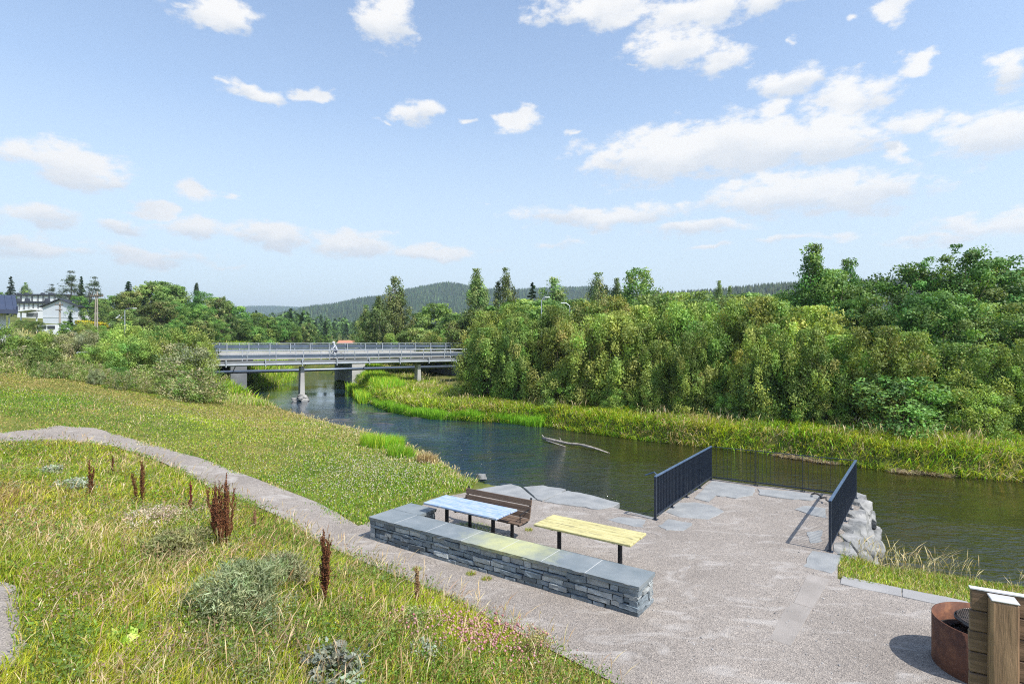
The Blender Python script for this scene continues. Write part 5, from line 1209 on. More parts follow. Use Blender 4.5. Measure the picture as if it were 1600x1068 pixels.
x, y = sample(MN, 34000, rg, 6, 1.5, lambda x, y: mnm(x, y) & (n2(x, y, 1.3, 12) > -.1))
p = np.stack([x, y, H(x, y) + rg.uniform(.04, .22, len(x))], 1); d = np.stack([rg.normal(size=len(x)), rg.normal(size=len(x)), rg.normal(0, .35, len(x))], 1)
parts.append(lq(p, d, .02 + .0022 * y, .014 + .0015 * y, pick(GR['d'] + [(.12,.22,.035),(.16,.27,.045)], len(x), rg, .2), rg))
for (sd_, pal_, Lr, n__) in ((61, [(.16,.27,.05),(.20,.33,.06),(.13,.22,.05)], .075, 15000), (62, [(.24,.27,.14),(.30,.32,.19),(.2,.24,.12)], .06, 12000), (63, [(.38,.28,.2),(.3,.2,.14),(.45,.34,.26)], .05, 11000)):
    x, y = sample(MN, n__, rg, 6, 1.3, lambda x, y: mnm(x, y) & (n2(x, y, 1.5, sd_) > .42))
    hh_ = rg.uniform(.03, .34, len(x)); p = np.stack([x + rg.normal(0, .02, len(x)), y, H(x, y) + hh_], 1); d = np.stack([rg.normal(size=len(x)), rg.normal(size=len(x)), rg.normal(.7, .6, len(x))], 1)
    parts.append(lq(p, d, Lr * rg.uniform(.5, 1.3, len(x)), Lr * .28 * rg.uniform(.6, 1.3, len(x)), pick(pal_, len(x), rg, .22), rg))
grass_obj('meadow_grass', parts, 'yellow green wild meadow with straw stalks covering the near slope', 'meadow')
fp_ = []
x, y = sample(MN, 2600, rg, 6, 1.2, lambda x, y: mnm(x, y) & (n2(x, y, .9, 21) > .05)); fp_.append(octs(np.stack([x, y, H(x, y) + rg.uniform(.14, .3, len(x))], 1), .0055 + .0009 * y * rg.uniform(.6, 1.2, len(x)), pick([(.38,.20,.14),(.30,.15,.10),(.45,.27,.20)], len(x), rg, .2)))
cx, cy, _ = ground_at(755, 1010)
x = rg.normal(cx, .6, 520); y = rg.normal(cy, .42, 520); k = mnm(x, y) & inside(x, y, MN); x, y = x[k], y[k]; fp_.append(octs(np.stack([x, y, H(x, y) + rg.uniform(.14, .3, len(x))], 1), rg.uniform(.014, .026, len(x)), pick([(.66,.36,.44),(.52,.26,.33),(.66,.42,.44)], len(x), rg, .12)))
x, y = sample(MN, 240, rg, 6, 1.2, mnm); fp_.append(octs(np.stack([x, y, H(x, y) + rg.uniform(.14, .28, len(x))], 1), .005 + .0012 * y, pick([(.7,.68,.6)], len(x), rg, .1)))
grass_obj('clover_flowers', fp_, 'faded brown, pink and white clover heads dotted over the near slope', 'flowers', 'grass')

# tufts creeping over both edges of the path
eb = np.array([tuple(p_) for p_ in path_low[1:]]); eu = np.array([tuple(p_) for p_ in path_up[:-3]]); parts = []
for e_, sg in ((eb, 1), (eu, 1)):
    L = np.hypot(*(e_[1:] - e_[:-1]).T); cs_ = np.append(0, np.cumsum(L)); n_ = 9000; s = rg.uniform(0, cs_[-1], n_); s = s[n2(s, s * .3, 1.9, 4) + rg.uniform(-.5, .5, n_) > -.05]; n_ = len(s)
    k = np.clip(np.searchsorted(cs_, s) - 1, 0, len(L) - 1); t = (s - cs_[k]) / L[k]; p = e_[k] + (e_[k + 1] - e_[k]) * t[:, None]; d = (e_[k + 1] - e_[k]) / L[k][:, None]; o = rg.normal(0, .11, n_) * (1 + n2(s, s, 1.1, 6))
    x = p[:, 0] - d[:, 1] * o; y = p[:, 1] + d[:, 0] * o; col, c = mixpal(x, y, rg, [('g', .5, .5), ('s', .3, .4), ('d', .4, .4), ('o', .3, .3)], 1, 40)
    parts.append(blades(x, y, rg.uniform(.02, .10, n_), (.004 + .0009 * y) * rg.uniform(.7, 1.5, n_), rg.uniform(.2, 1.1, n_), col, rg, z=H(x, y) + .01))
grass_obj('edge_grass', parts, 'thin grass creeping over both edges of the gravel path', 'grass')

# lawn and rough slope beyond the path
MF = np.array([(-40, 26)] + path_up[:-5] + [G2(575, 822), G2(600, 800), G2(650, 788), G2(676, 778), G2(738, 766), (-1.0, 19.2)] + near_bank[MEADOW0 + 1:MEADOW0 + 9] + [(-33, 50), (-50, 55)])
def mfm(x, y): return (river_sd(x, y)[0] > .25) & (seg_dist(x, y, MF)[0] > .05)
x, y = sample(MF, 185000, rg, 15, 1.5, mfm); sd, _ = river_sd(x, y); hill_ = np.clip((-x - 8) / 16, 0, 1); edge = np.exp(-sd / 2.2)
col, c = mixpal(x, y, rg, [('g', .5, .7), ('b', .20, .8), ('s', .03, .25), ('o', .40, 1.2), ('d', .34, .9)], .38, 60)
st = rg.uniform(0, 1, len(x)) < (edge * .75).clip(0, .8); col[st] = pick(GR['s'], st.sum(), rg, .2)
gm = rg.uniform(0, 1, len(x)) < 1.1 * np.exp(-((x + 4.5) ** 2 / 22 + (y - 17) ** 2 / 22)); col[gm] = pick(GR['d'] + GR['g'], gm.sum(), rg, .15)
bm_ = rg.uniform(0, 1, len(x)) < .65 * sstep(22, 30, y) * (n2(x, y, .3, 66) > -.15); col[bm_] = pick(GR['o'] + [(.30,.28,.09)], bm_.sum(), rg, .15)
h = rg.uniform(.03, .09, len(x)) * (1 + 1.3 * edge) * (1 + .3 * n2(x, y, .9, 2)); parts = [blades(x, y, h, (.009 + .0008 * y) * rg.uniform(.7, 1.4, len(x)), rg.uniform(.2, .9, len(x)), col, rg)]
x, y = sample(MF, 2200, rg, 15, 1.0, lambda x, y: mfm(x, y) & (rg.uniform(0, 1, len(x)) < .9 * np.exp(-river_sd(x, y)[0] / 1.5) + .04))
parts.append(stalks(x, y, rg.uniform(.15, .38, len(x)), rg, pick(GR['s'], len(x), rg, .2), hw=.007 + .0004 * y, lean=.4))
x, y = sample(MF, 2600, rg, 15, 1.0, lambda x, y: mfm(x, y) & (n2(x, y, .25, 33) > -.1)); parts.append(octs(np.stack([x, y, H(x, y) + .08], 1), .010 + .0004 * y, pick([(.65,.64,.55),(.5,.42,.36)], len(x), rg, .1)))
x = rg.normal(-4.4, 2.0, 2600); y = rg.normal(18.2, 1.9, 2600); k = inside(x, y, MF) & mfm(x, y); x, y = x[k], y[k]; parts.append(octs(np.stack([x, y, H(x, y) + rg.uniform(.05, .1, len(x))], 1), rg.uniform(.012, .022, len(x)), pick([(.66,.66,.56),(.6,.56,.48)], len(x), rg, .1)))
grass_obj('lawn_grass', parts, 'mown green and straw coloured lawn slope between path and river', 'lawn')
# tall rough growth at the crest and beyond on the left
RG_ = [XD(-40, 33), XD(60, 34), XD(200, 35.5), XD(345, 38), XD(420, 39), XD(440, 44), XD(350, 48), XD(150, 52), XD(-60, 56)]
x, y = sample(RG_, 60000, rg, 34, 1.0, lambda x, y: river_sd(x, y)[0] > .5, cone=1.2); col, c = mixpal(x, y, rg, [('g', .4, .4), ('b', .25, .3), ('s', .5, .5), ('d', .2, .2)], .3, 80)
parts = [blades(x, y, rg.uniform(.2, .6, len(x)) * (1 + .4 * n2(x, y, .5, 3)), .03 * rg.uniform(.7, 1.6, len(x)), rg.uniform(.1, .6, len(x)), col, rg)]
x, y = sample(RG_, 3800, rg, 34, 1.0, lambda x, y: (river_sd(x, y)[0] > .5) & (n2(x, y, .35, 55) + np.clip((-x - 24) / 12, -.3, .6) > .1), cone=1.2); parts.append(stalks(x, y, rg.uniform(.4, .95, len(x)), rg, pick(GR['s'] + [(.5,.33,.17)], len(x), rg, .2), hw=.035, lean=.25))
grass_obj('tall_grass', parts, 'tall straw and green growth along the upper edge of the lawn', 'tall grass')

# far bank
fb = np.array(far_bank)
def bank_strip(i0, i1, n_, rg, o0, o1):
    seg = fb[i0:i1]; L = np.hypot(*(seg[1:] - seg[:-1]).T); cs_ = np.append(0, np.cumsum(L)); s = rg.uniform(0, cs_[-1], n_); k = np.clip(np.searchsorted(cs_, s) - 1, 0, len(L) - 1); t = (s - cs_[k]) / L[k]
    p = seg[k] + (seg[k + 1] - seg[k]) * t[:, None]; d = (seg[k + 1] - seg[k]) / L[k][:, None]; nr = np.stack([d[:, 1], -d[:, 0]], 1); nr = np.where((nr[:, 1] < 0)[:, None] & (p[:, 1] < 46)[:, None], -nr, nr)
    nr = np.where((p[:, 1] >= 46)[:, None] & (nr[:, 0] < 0)[:, None], -nr, nr); o = rg.uniform(o0, o1, n_); p = p + nr * o[:, None]; return p[:, 0], p[:, 1], o, s
def bankgrass(n_, i0, i1, o1, hs, palette, rg, name, label, wd=.022, extra=None):
    x, y, o, s = bank_strip(i0, i1, n_, rg, -.12, o1); sd, _ = river_sd(x, y); k = (sd > -.15); x, y, o = x[k], y[k], o[k]
    col, c = mixpal(x, y, rg, palette, .7, 90); h = rg.uniform(*hs, len(x)) * (1 + .35 * n2(x, y, 1.6, 4)); z = np.maximum(H(x, y), -.95)
    parts = [blades(x, y, h, (wd + .0005 * y) * rg.uniform(.6, 1.5, len(x)), rg.uniform(.35, 1.2, len(x)) * np.where(o < .7, 1.2, .8), col, rg, wind=(0, -.55), z=z, droop=.5)]
    x, y, o, s = bank_strip(i0, i1, n_ // 22, rg, .3, o1 + 1); k = n2(x, y, .8, 31) > -.1; x, y = x[k], y[k]; parts.append(stalks(x, y, rg.uniform(.4, .95, len(x)), rg, pick(GR['s'] + [(.34,.24,.16)], len(x), rg, .2), hw=.022, lean=.3))
    return grass_obj(name, parts, label, 'tall grass')
bankgrass(120000, 0, 13, 4.2, (.25, .75), [('g', .45, .3), ('b', .4, .5), ('r', .25, .3), ('s', .22, .35)], rg, 'bank_grass', 'tall drooping grass along the far river bank below the willows')
bankgrass(52000, 12, 21, 7, (.3, .85), [('g', .4, .3), ('b', .5, .5), ('s', .25, .4)], rg, 'bank_grass', 'pale green tall grass on the bank between willows and footbridge', wd=.03)
# bright reeds standing at the water edge by the bend
x, y, o, s = bank_strip(10, 17, 42000, rg, -.75, .9); k = o > -.45 + .5 * n2(x, y, .7, 8); x, y = x[k], y[k]
grass_obj('reeds', [blades(x, y, rg.uniform(.4, .8, len(x)) * (1 + .45 * n2(x, y, .8, 15)).clip(.3, 1.6), .032 * rg.uniform(.6, 1.4, len(x)), rg.uniform(.05, .4, len(x)), pick(GR['r'], len(x), rg, .15), rg, z=np.full(len(x), -.95), wind=(.1, .1))], 'bright green reeds standing in shallow water at the river bend', 'reeds')
x, y, o, s = bank_strip(15, 21, 30000, rg, -1.2, 3.0)
grass_obj('reeds', [blades(x, y, rg.uniform(.5, 1.2, len(x)), .06 * rg.uniform(.6, 1.4, len(x)), rg.uniform(.05, .4, len(x)), pick(GR['r'] + GR['b'], len(x), rg, .15), rg, z=np.maximum(H(x, y), -.95), wind=(.1, .1))], 'bright green reed beds under and beyond the bridge on the right bank', 'reeds')
nb_ = np.array(near_bank)
x = []; y = []
for i in range(24, 32):
    a, b = nb_[i], nb_[i + 1]; t = rg.uniform(0, 1, 4200); dd = (b - a) / np.hypot(*(b - a)); nr = np.array([-dd[1], dd[0]]); nr = -nr if nr[0] > 0 else nr
    o = rg.uniform(-.6, 8, 4200); q_ = a + (b - a) * t[:, None] + nr * o[:, None]; x.append(q_[:, 0]); y.append(q_[:, 1])
x = np.concatenate(x); y = np.concatenate(y)
grass_obj('bank_grass', [blades(x, y, rg.uniform(.4, 1.0, len(x)), .07 * rg.uniform(.6, 1.4, len(x)), rg.uniform(.1, .6, len(x)), pick(GR['g'] + GR['b'] + GR['s'][:1], len(x), rg, .15), rg, z=np.maximum(H(x, y), -.95))], 'grass on the left bank beneath and beyond the bridges', 'tall grass')
# meadow of yellow flowers on the left hill
x, y = sample([XD(120, 112), XD(186, 105), XD(192, 132), XD(110, 140)], 9000, rg, 200, 1, cone=2)
grass_obj('yellow_flowers', [octs(np.stack([x, y, H(x, y) + rg.uniform(.3, 1.0, len(x))], 1), rg.uniform(.08, .2, len(x)), pick([(.62,.50,.02),(.5,.42,.02),(.2,.26,.04)], len(x), rg, .15))], 'slope of bright yellow flowers below the hillside woods', 'flowers')
# pale dead reeds hanging in the water behind the quay
x, y, o, s = bank_strip(4, 7, 5200, rg, -.45, .25); k = (n2(x, y, 1.1, 70) > .0); x, y = x[k], y[k]
grass_obj('dead_reeds', [blades(x, y, rg.uniform(.08, .3, len(x)), .03 * rg.uniform(.6, 1.4, len(x)), rg.uniform(1, 2.4, len(x)), pick([(.55,.48,.34),(.42,.36,.26)], len(x), rg, .15), rg, z=np.full(len(x), -.92), wind=(0, -.4))], 'pale dead reeds trailing in the water beneath the far bank', 'dead reeds')
# tufts standing at the near edge of the river
def tuft(px, py, r_, hh_, n_, pal, label, name='reed_tuft', w_=.014, seed=1, lean=.5, ws=None):
    rg = np.random.default_rng(seed); x0, y0, z0 = ground_at(px, py); rr_ = r_ * np.sqrt(rg.uniform(0, 1, n_)); a = rg.uniform(0, 6.28, n_); x = x0 + rr_ * np.cos(a); y = y0 + rr_ * np.sin(a) * .8
    V, q_, t_, c = blades(x, y, rg.uniform(.5, 1.0, n_) * hh_, w_ * rg.uniform(.6, 1.4, n_), rg.uniform(.1, lean, n_), pick(pal, n_, rg, .15), rg, z=H(x, y)); V = V - np.array([x0, y0, z0])
    o = npmesh(name, V, q_, t_, c, M['grass']); o.location = (x0, y0, z0); return tag(o, label, 'grass tuft')
tuft(597, 700, .95, .75, 2600, GR['r'] + GR['b'], 'bright reed tuft on the crest left of the blue water', seed=2)
tuft(625, 714, .5, .6, 900, GR['r'] + GR['g'], 'smaller reed tuft just right of the first on the lawn crest', seed=3)
tuft(716, 740, .5, .62, 1300, GR['r'] + GR['b'], 'bright reed tuft nearest the water left of the bench', seed=4)
tuft(667, 722, .4, .5, 600, [(.3,.16,.08),(.35,.22,.12)] + GR['s'], 'reddish dead weed tuft between the reed tufts', seed=5)
for k, (px, py, lb) in enumerate(((651, 895, 'leftmost green grass tuft at the foot of the slate wall'), (736, 903, 'largest green tuft at the foot of the slate wall'), (760, 910, 'small tuft beside the largest one at the wall foot'), (778, 899, 'rightmost tuft growing at the foot of the slate wall'), (826, 834, 'dry tuft in the gravel between the two tables'))):
    x, y, _ = P(px, py - (8 if k < 4 else 0), 0); tuft(px, py - 4, .1, .12, 120, GR['g'] + GR['s'][:1], lb, 'grass_tuft', .008, 20 + k, .8)
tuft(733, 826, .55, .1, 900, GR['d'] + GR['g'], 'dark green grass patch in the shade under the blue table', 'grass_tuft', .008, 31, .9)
# near right river edge
NRp = [G2(1309, 893), G2(1314, 905), G2(1490, 934), G2(1640, 963), (16, 8.5), (15.5, 11.5), (11.9, 13.3), (10.6, 13.9), (8.6, 13.8), (7.15, 12.2)]
x, y = sample(NRp, 26000, rg, 10, .6, lambda x, y: river_sd(x, y)[0] > -.1, cone=1.1); sd, _ = river_sd(x, y); col, c = mixpal(x, y, rg, [('g', .6, .4), ('b', .4, .4), ('d', .3, .3), ('s', .3, .3), ('o', .5, .4)], 1, 120)
parts = [blades(x, y, rg.uniform(.04, .12, len(x)) + .25 * np.exp(-np.clip(sd, 0, 9) / .5) * rg.uniform(0, 1, len(x)), .012 * rg.uniform(.7, 1.4, len(x)), rg.uniform(.2, .9, len(x)), col, rg)]
x, y = sample(NRp, 420, rg, 10, .6, lambda x, y: (river_sd(x, y)[0] > -.1) & (river_sd(x, y)[0] < 1.3) & (n2(x, y, 1.2, 3) > -.25), cone=1.1); parts.append(stalks(x, y, rg.uniform(.3, .7, len(x)), rg, pick(GR['s'], len(x), rg, .2), hw=.008, lean=.5))
grass_obj('river_edge_grass', parts, 'short grass with dry stalks between the edging stones and the river', 'grass')

# ------------------------------------------------------------------ single plants of the near slope
def dock(px, base, top, nsp, label, spread=.12, seed=0, col=((.13,.04,.025),(.17,.055,.03),(.10,.03,.02))):
    rg = np.random.default_rng(seed + 200); x, y, z = ground_at(px, base); D = y; h = (base - top) * D / FP; root = empty('dock_plant', (x, y, z), label, 'wild plant', 'rust brown seeding dock plants')
    st = MB(); ps = []
    for s in range(nsp):
        hs = h * (1 if s == 0 else rg.uniform(.62, .96)); lx, ly = rg.normal(0, spread, 2) if s else (0, 0); b = np.array([lx * .35, ly * .35, -.02]); t_ = np.array([lx, ly, hs])
        st.tube([b, (b + t_) / 2 + (0, 0, .02), t_], [.006, .005, .002], 5)
        nbr = 13
        for k in range(nbr):
            f0 = .22 + .66 * k / nbr; a = rg.uniform(0, 6.28); l = h * rg.uniform(.09, .2) * (1.15 - f0 * .6); p0 = b + (t_ - b) * f0; p1 = p0 + np.array([math.cos(a) * l * .36, math.sin(a) * l * .36, l])
            st.tube([p0, p1], [.003, .0015], 4); m_ = rg.uniform(0, 1, 42)[:, None]; ps.append(p0 + (p1 - p0) * m_ + rg.normal(size=(42, 3)) * .009)
        m_ = rg.uniform(.4, 1, 130)[:, None]; ps.append(b + (t_ - b) * m_ + rg.normal(size=(130, 3)) * .012 * (1.25 - m_))
    p = np.concatenate(ps); V, q_, t_, c = octs(p, rg.uniform(.006, .011, len(p)), pick(col, len(p), rg, .25)); npmesh('seed_heads', V, None, t_, c, M['needle'], parent=root)
    st.build('stems', M['rust'], root, smooth=True)
    n_ = 10; d = np.stack([rg.normal(size=n_), rg.normal(size=n_), rg.uniform(.2, .8, n_)], 1); pp = unit(d) * .1; V, Q, C_ = leaf_quads(pp, d, .2, .05, pick(GR['o'] + GR['g'], n_, rg), rg); npmesh('leaves', V, Q, col=C_, m=M['leaf'], parent=root)
dock(354, 862, 738, 11, 'largest rust brown dock plant with many thick spikes above the path edge', .13, 1)
dock(336, 842, 752, 5, 'narrower dark dock plant touching the largest one on its left', .05, 2)
dock(222, 790, 714, 4, 'dock plant with a few close spikes near the middle of the path edge', .10, 3)
dock(298, 804, 752, 1, 'single-spiked short dock plant between two bigger ones', .05, 4)
dock(140, 780, 718, 2, 'leftmost dark dock plant on the near slope', .05, 5)
dock(505, 952, 826, 6, 'tall loose dock plant with upright spikes in the lower middle', .09, 6)
dock(651, 955, 884, 2, 'faded brown dock plant nearest the gravel', .03, 7, col=((.24,.14,.08),(.2,.11,.06)))
dock(176, 745, 712, 1, 'smallest dock plant right beside the path bend', .03, 8)
dock(1499, 893, 852, 1, 'lone dock plant on the right hand river edge', .03, 9)
dock(398, 832, 795, 2, 'low faded dock plant right of the largest one', .03, 10, col=((.26,.13,.08),(.2,.1,.06)))
def bush(px, base, hh_, r_, pal, label, n_, nl, L, W, seed, name='sage_bush', up=.7, csz=.07, out=.5):
    x, y, z = ground_at(px, base); rg = np.random.default_rng(seed); root = empty(name, (x, y, z), label, 'shrub')
    (V, Q, C_), cl = crown_pts(rg, hh_, r_, .05, PROF['dome'], n_, nl, (csz, csz, csz * 1.2), .6, .25, PAL[pal] if isinstance(pal, str) else pal, up, out, L, W)
    npmesh('foliage', V, Q, col=C_, m=M['leaf'], parent=root); mb = MB(); stems(mb, rg, cl, hh_, .05, 26, .014, lean=r_ * .4, n0=7, spread=.07); mb.build('stems', M['bark'], root)
bush(372, 965, .72, .62, 'grey', 'large grey green feathery bush in the middle of the near slope', 330, 34, .085, .014, 301, csz=.085)
bush(275, 872, .45, .5, [(.19,.21,.08),(.25,.26,.12),(.20,.24,.07)], 'lower grey green bush up left of the large feathery bush', 200, 28, .08, .016, 302, csz=.08)
bush(440, 915, .5, .4, 'grey', 'small grey green bush right of the large feathery bush', 160, 28, .08, .014, 303, csz=.08)
bush(525, 1062, .36, .36, 'silver', 'silvery broad leaved plant at the bottom of the slope', 80, 12, .075, .042, 304, 'silver_plant', .4, .05)
bush(665, 1030, .2, .2, 'silver', 'small silvery plant right of the broad leaved one', 50, 8, .05, .025, 305, 'silver_plant', .4, .04)
bush(77, 745, .3, .28, 'silver', 'pale silvery thistle-like plant near the path bend', 80, 9, .07, .04, 306, 'silver_plant', .5, .05)
bush(118, 768, .32, .4, 'silver', 'wider silvery plant right of the thistle-like one', 90, 9, .06, .03, 307, 'silver_plant', .5, .06)
bush(235, 822, .34, .65, [(.34,.26,.22),(.42,.34,.28),(.28,.27,.18)], 'dry pinkish grey weed patch above the feathery bush', 240, 14, .05, .018, 308, 'dry_weed', .5, .07)
bush(195, 1005, .14, .16, [(.32,.44,.06),(.4,.5,.1)], 'yellow green broad leaves low in the grass at lower left', 10, 4, .16, .09, 309, 'broad_leaf_plant', .2, .05, .9)
bush(645, 985, .3, .3, 'weed', 'leafy weed on the gravel edge left of the pink clover', 80, 14, .04, .018, 310, 'leafy_weed')
bush(835, 1030, .34, .24, [(.2,.25,.07),(.3,.28,.12)], 'leafy weed standing up on the gravel edge beside the pink clover', 90, 14, .035, .015, 311, 'leafy_weed')
# ------------------------------------------------------------------ sky, sun, air, camera
sun_v = Vector((.675, -.525, 1.1)).normalized(); el = math.asin(sun_v.z); az = math.atan2(sun_v.x, sun_v.y)
W = bpy.data.worlds.new('World'); SC.world = W; W.use_nodes = True; n = W.node_tree; n.nodes.clear()
wo = N(n, 'ShaderNodeOutputWorld'); bg = N(n, 'ShaderNodeBackground'); n.links.new(bg.outputs[0], wo.inputs[0])
sky = N(n, 'ShaderNodeTexSky', sky_type='NISHITA', sun_disc=False); sky.sun_elevation = el; sky.sun_rotation = az; sky.altitude = 150; sky.air_density = 1.0; sky.dust_density = .8; sky.ozone_density = 1.0
SKYS = .158
tc = N(n, 'ShaderNodeTexCoord').outputs['Generated']; sp = N(n, 'ShaderNodeSeparateXYZ'); n.links.new(tc, sp.inputs[0])
def mth(op, a, b=None, c=None, clamp=False):
    x = N(n, 'ShaderNodeMath', operation=op, use_clamp=clamp)
    for i, v in enumerate((a, b, c)):
        if v is None: continue
        if isinstance(v, (int, float)): x.inputs[i].default_value = v
        else: n.links.new(v, x.inputs[i])
    return x.outputs[0]
azn = mth('ARCTAN2', sp.outputs[0], sp.outputs[1]); eln = mth('ARCSINE', sp.outputs[2])
cb = N(n, 'ShaderNodeCombineXYZ'); n.links.new(azn, cb.inputs[0]); n.links.new(eln, cb.inputs[1]); ae = cb.outputs[0]
st = N(n, 'ShaderNodeVectorMath', operation='MULTIPLY'); n.links.new(ae, st.inputs[0]); st.inputs[1].default_value = (1, 1.9, 1)
wn = N(n, 'ShaderNodeTexNoise'); wn.inputs['Scale'].default_value = 14; wn.inputs['Detail'].default_value = 4; n.links.new(st.outputs[0], wn.inputs['Vector'])
w1 = N(n, 'ShaderNodeVectorMath', operation='MULTIPLY_ADD'); n.links.new(wn.outputs['Color'], w1.inputs[0]); w1.inputs[1].default_value = (.09, .05, 0); n.links.new(ae, w1.inputs[2])
w2 = N(n, 'ShaderNodeVectorMath', operation='SUBTRACT'); n.links.new(w1.outputs[0], w2.inputs[0]); w2.inputs[1].default_value = (.045, .025, 0); pos = w2.outputs[0]
# (px, py, half width, half height, density) of every cloud in photo pixels -> azimuth / elevation
CL = [(345,25,62,34,1),(290,8,40,10,.5),(605,32,44,42,1),(395,140,70,15,.85),(490,150,30,13,.9),(350,130,26,9,.6),(658,177,44,21,1),(600,188,22,8,.4),(803,187,38,20,1),(735,190,22,10,.45),(25,238,50,28,.95),(120,262,105,34,1),(190,280,40,16,.8),
      (305,298,36,18,.9),(350,305,26,8,.5),(50,335,72,24,.9),(238,329,30,15,.95),(200,352,60,16,.75),(310,357,80,19,.9),(430,368,85,22,.85),(550,382,90,19,.85),(670,394,100,17,.75),(60,385,130,20,.75),(230,398,130,20,.75),(350,418,60,10,.4),
      (940,15,110,34,.95),(1080,22,110,34,.95),(1190,8,100,22,.8),(1060,75,88,34,1),(1120,90,55,22,.9),(990,105,16,10,.4),(1240,65,22,16,.55),(1395,18,34,24,.95),(1340,22,22,10,.5),(1430,98,28,18,.9),(1572,108,44,32,1),
      (1230,130,62,26,.95),(1330,150,90,32,.85),(1420,185,60,24,.7),(1220,165,50,16,.7),(1060,240,140,42,1.15),(1180,225,150,42,1.2),(1300,225,95,26,1),(1385,232,34,18,.8),(1240,300,140,32,1.05),(1340,305,130,28,1),(1150,290,60,12,.6),
      (940,338,150,19,.95),(1090,353,95,15,.9),(870,378,60,14,.5),(1110,385,90,8,.4),(1560,205,100,44,1),(1510,180,50,18,.6),(1540,352,140,22,.95),(1470,376,160,14,.6),(1240,372,150,11,.5),(890,205,26,8,.35),(760,318,20,5,.3)]
best = None; vsum = None; wsum = None
for (px, py, a, b, dn) in CL:
    def dirs(px, py):
        x = (px - 800) / FP; z = (HY - py) / FP; return math.atan2(x, 1), math.atan2(z, math.hypot(x, 1))
    c0 = dirs(px, py); ca = dirs(px + a, py)[0] - dirs(px - a, py)[0]; ce = dirs(px, py - b)[1] - dirs(px, py + b)[1]
    sb = N(n, 'ShaderNodeMapping'); sb.vector_type = 'TEXTURE'; sb.inputs['Location'].default_value = (c0[0], c0[1], 0); sb.inputs['Scale'].default_value = (ca / 2 * 1.05, ce / 2 * 1.05, 1); n.links.new(pos, sb.inputs[0])
    ln = N(n, 'ShaderNodeVectorMath', operation='LENGTH'); n.links.new(sb.outputs[0], ln.inputs[0])
    f = mth('MULTIPLY_ADD', ln.outputs['Value'], -1.0, 1.0 * dn + (.13 if dn >= .9 else .16)); 
    best = f if best is None else mth('SMOOTH_MAX', best, f, .12)
    if a > 38:
        wgt = mth('MAXIMUM', f, 0.0); s_ = N(n, 'ShaderNodeSeparateXYZ'); n.links.new(sb.outputs[0], s_.inputs[0])
        vsum = mth('MULTIPLY', wgt, s_.outputs[1]) if vsum is None else mth('MULTIPLY_ADD', wgt, s_.outputs[1], vsum)
        wsum = wgt if wsum is None else mth('ADD', wsum, wgt)
fn_ = noise(n, st.outputs[0], 22, 9, .64); fn2 = noise(n, st.outputs[0], 9, 5, .6)
dens = mth('ADD', best, mth('MULTIPLY_ADD', fn_, 2.2, -1.13)); dens = mth('ADD', dens, mth('MULTIPLY_ADD', fn2, .5, -.25))
cov = N(n, 'ShaderNodeMapRange', interpolation_type='SMOOTHSTEP'); n.links.new(dens, cov.inputs[0]); cov.inputs[1].default_value = -.04; cov.inputs[2].default_value = .62
vrel = mth('DIVIDE', vsum, mth('ADD', wsum, .03))
lit = N(n, 'ShaderNodeMapRange', interpolation_type='SMOOTHSTEP'); n.links.new(mth('ADD', vrel, mth('MULTIPLY_ADD', fn2, 1.6, -.8)), lit.inputs[0]); lit.inputs[1].default_value = -.75; lit.inputs[2].default_value = .35
CW = 4.15
ccol = mixc(n, lit.outputs[0], (CW * .74, CW * .78, CW * .835), (CW, CW * .985, CW * .965))
hz_ = N(n, 'ShaderNodeMapRange', interpolation_type='SMOOTHSTEP'); n.links.new(eln, hz_.inputs[0]); hz_.inputs[1].default_value = .02; hz_.inputs[2].default_value = .30; hz_.inputs[3].default_value = .85; hz_.inputs[4].default_value = .96
cf = mth('MULTIPLY', cov.outputs[0], hz_.outputs[0])
up_ = N(n, 'ShaderNodeMapRange'); n.links.new(eln, up_.inputs[0]); up_.inputs[1].default_value = -.005; up_.inputs[2].default_value = .0
cf = mth('MULTIPLY', cf, up_.outputs[0])
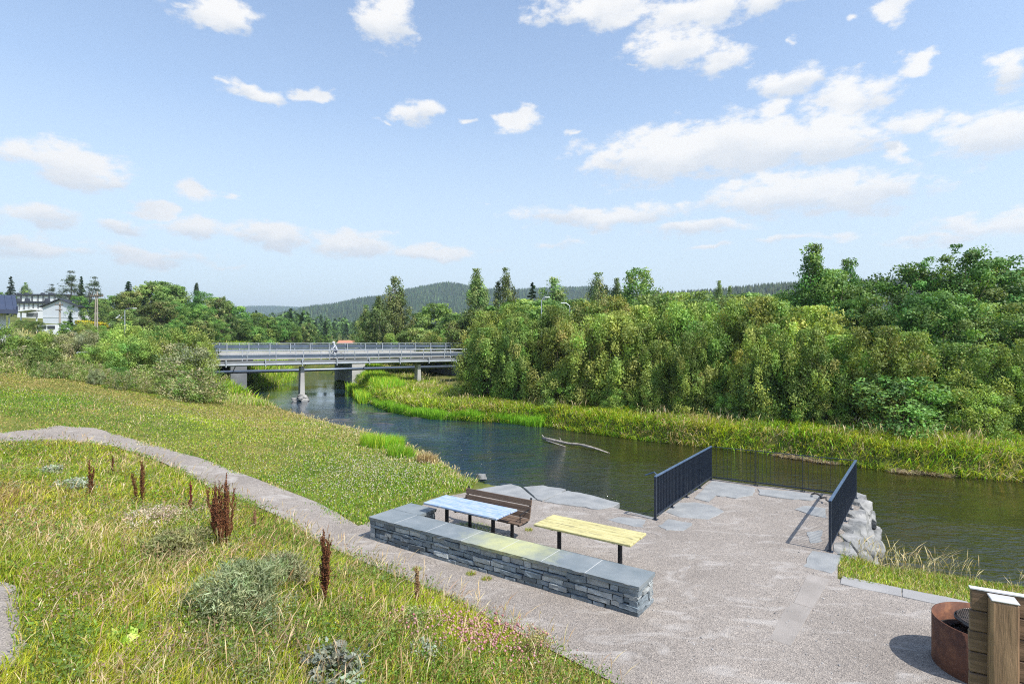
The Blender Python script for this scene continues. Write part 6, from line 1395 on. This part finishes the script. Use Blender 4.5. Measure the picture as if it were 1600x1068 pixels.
vf = ramp(n, mth('MULTIPLY', eln, 1.0), [(.0, (.95,) * 3), (.20, (.58,) * 3), (.38, (.2,) * 3), (.6, (.06,) * 3)])   # thin high veil, thickest low down
veil = mixc(n, vf, sky.outputs[0], (3.1, 3.5, 3.72))
n.links.new(mixc(n, cf, veil, ccol), bg.inputs[0]); bg.inputs[1].default_value = SKYS

sl = bpy.data.lights.new('sun', 'SUN'); sl.energy = 4.0; sl.angle = math.radians(.53); sl.color = (1, .955, .88)
so = bpy.data.objects.new('sun', sl); link(so); so.rotation_euler = (-sun_v).to_track_quat('-Z', 'Y').to_euler(); so.location = (10, -10, 30)
cam = bpy.data.cameras.new('camera'); cam.sensor_width = 36; cam.lens = 36 * FP / 1600; cam.clip_start = .05; cam.clip_end = 20000
co_ = bpy.data.objects.new('camera', cam); link(co_); co_.location = (0, 0, CZ); co_.rotation_euler = (math.pi / 2, 0, 0); SC.camera = co_

HAZE = 0.00022
if HAZE:
    t = MB(); t.box((0, 1900, 140), (9000, 4600, 300)); hb = t.build('haze', None)
    m, nn, out = nt('haze'); pv = N(nn, 'ShaderNodeVolumePrincipled'); pv.inputs['Color'].default_value = (.70, .85, 1, 1); pv.inputs['Density'].default_value = HAZE; pv.inputs['Anisotropy'].default_value = .2
    nn.links.new(pv.outputs[0], out.inputs['Volume']); hb.data.materials.clear(); hb.data.materials.append(m); tag(hb, kind='stuff', label='thin blue air haze over the valley', cat='haze')
SC.view_settings.view_transform = 'Standard'; SC.view_settings.look = 'None'; SC.view_settings.exposure = .66; SC.view_settings.gamma = 1
SC.render.engine = 'CYCLES'; SC.cycles.use_denoising = False; SC.cycles.max_bounces = 6; SC.cycles.diffuse_bounces = 3; SC.cycles.glossy_bounces = 3; SC.cycles.transmission_bounces = 4; SC.cycles.volume_bounces = 0
SC.cycles.transparent_max_bounces = 8; SC.cycles.caustics_reflective = False; SC.cycles.caustics_refractive = False; SC.cycles.volume_step_rate = 10
SC.cycles.sample_clamp_indirect = 6; SC.cycles.use_adaptive_sampling = True; SC.cycles.adaptive_threshold = .008; SC.cycles.filter_width = 1.1
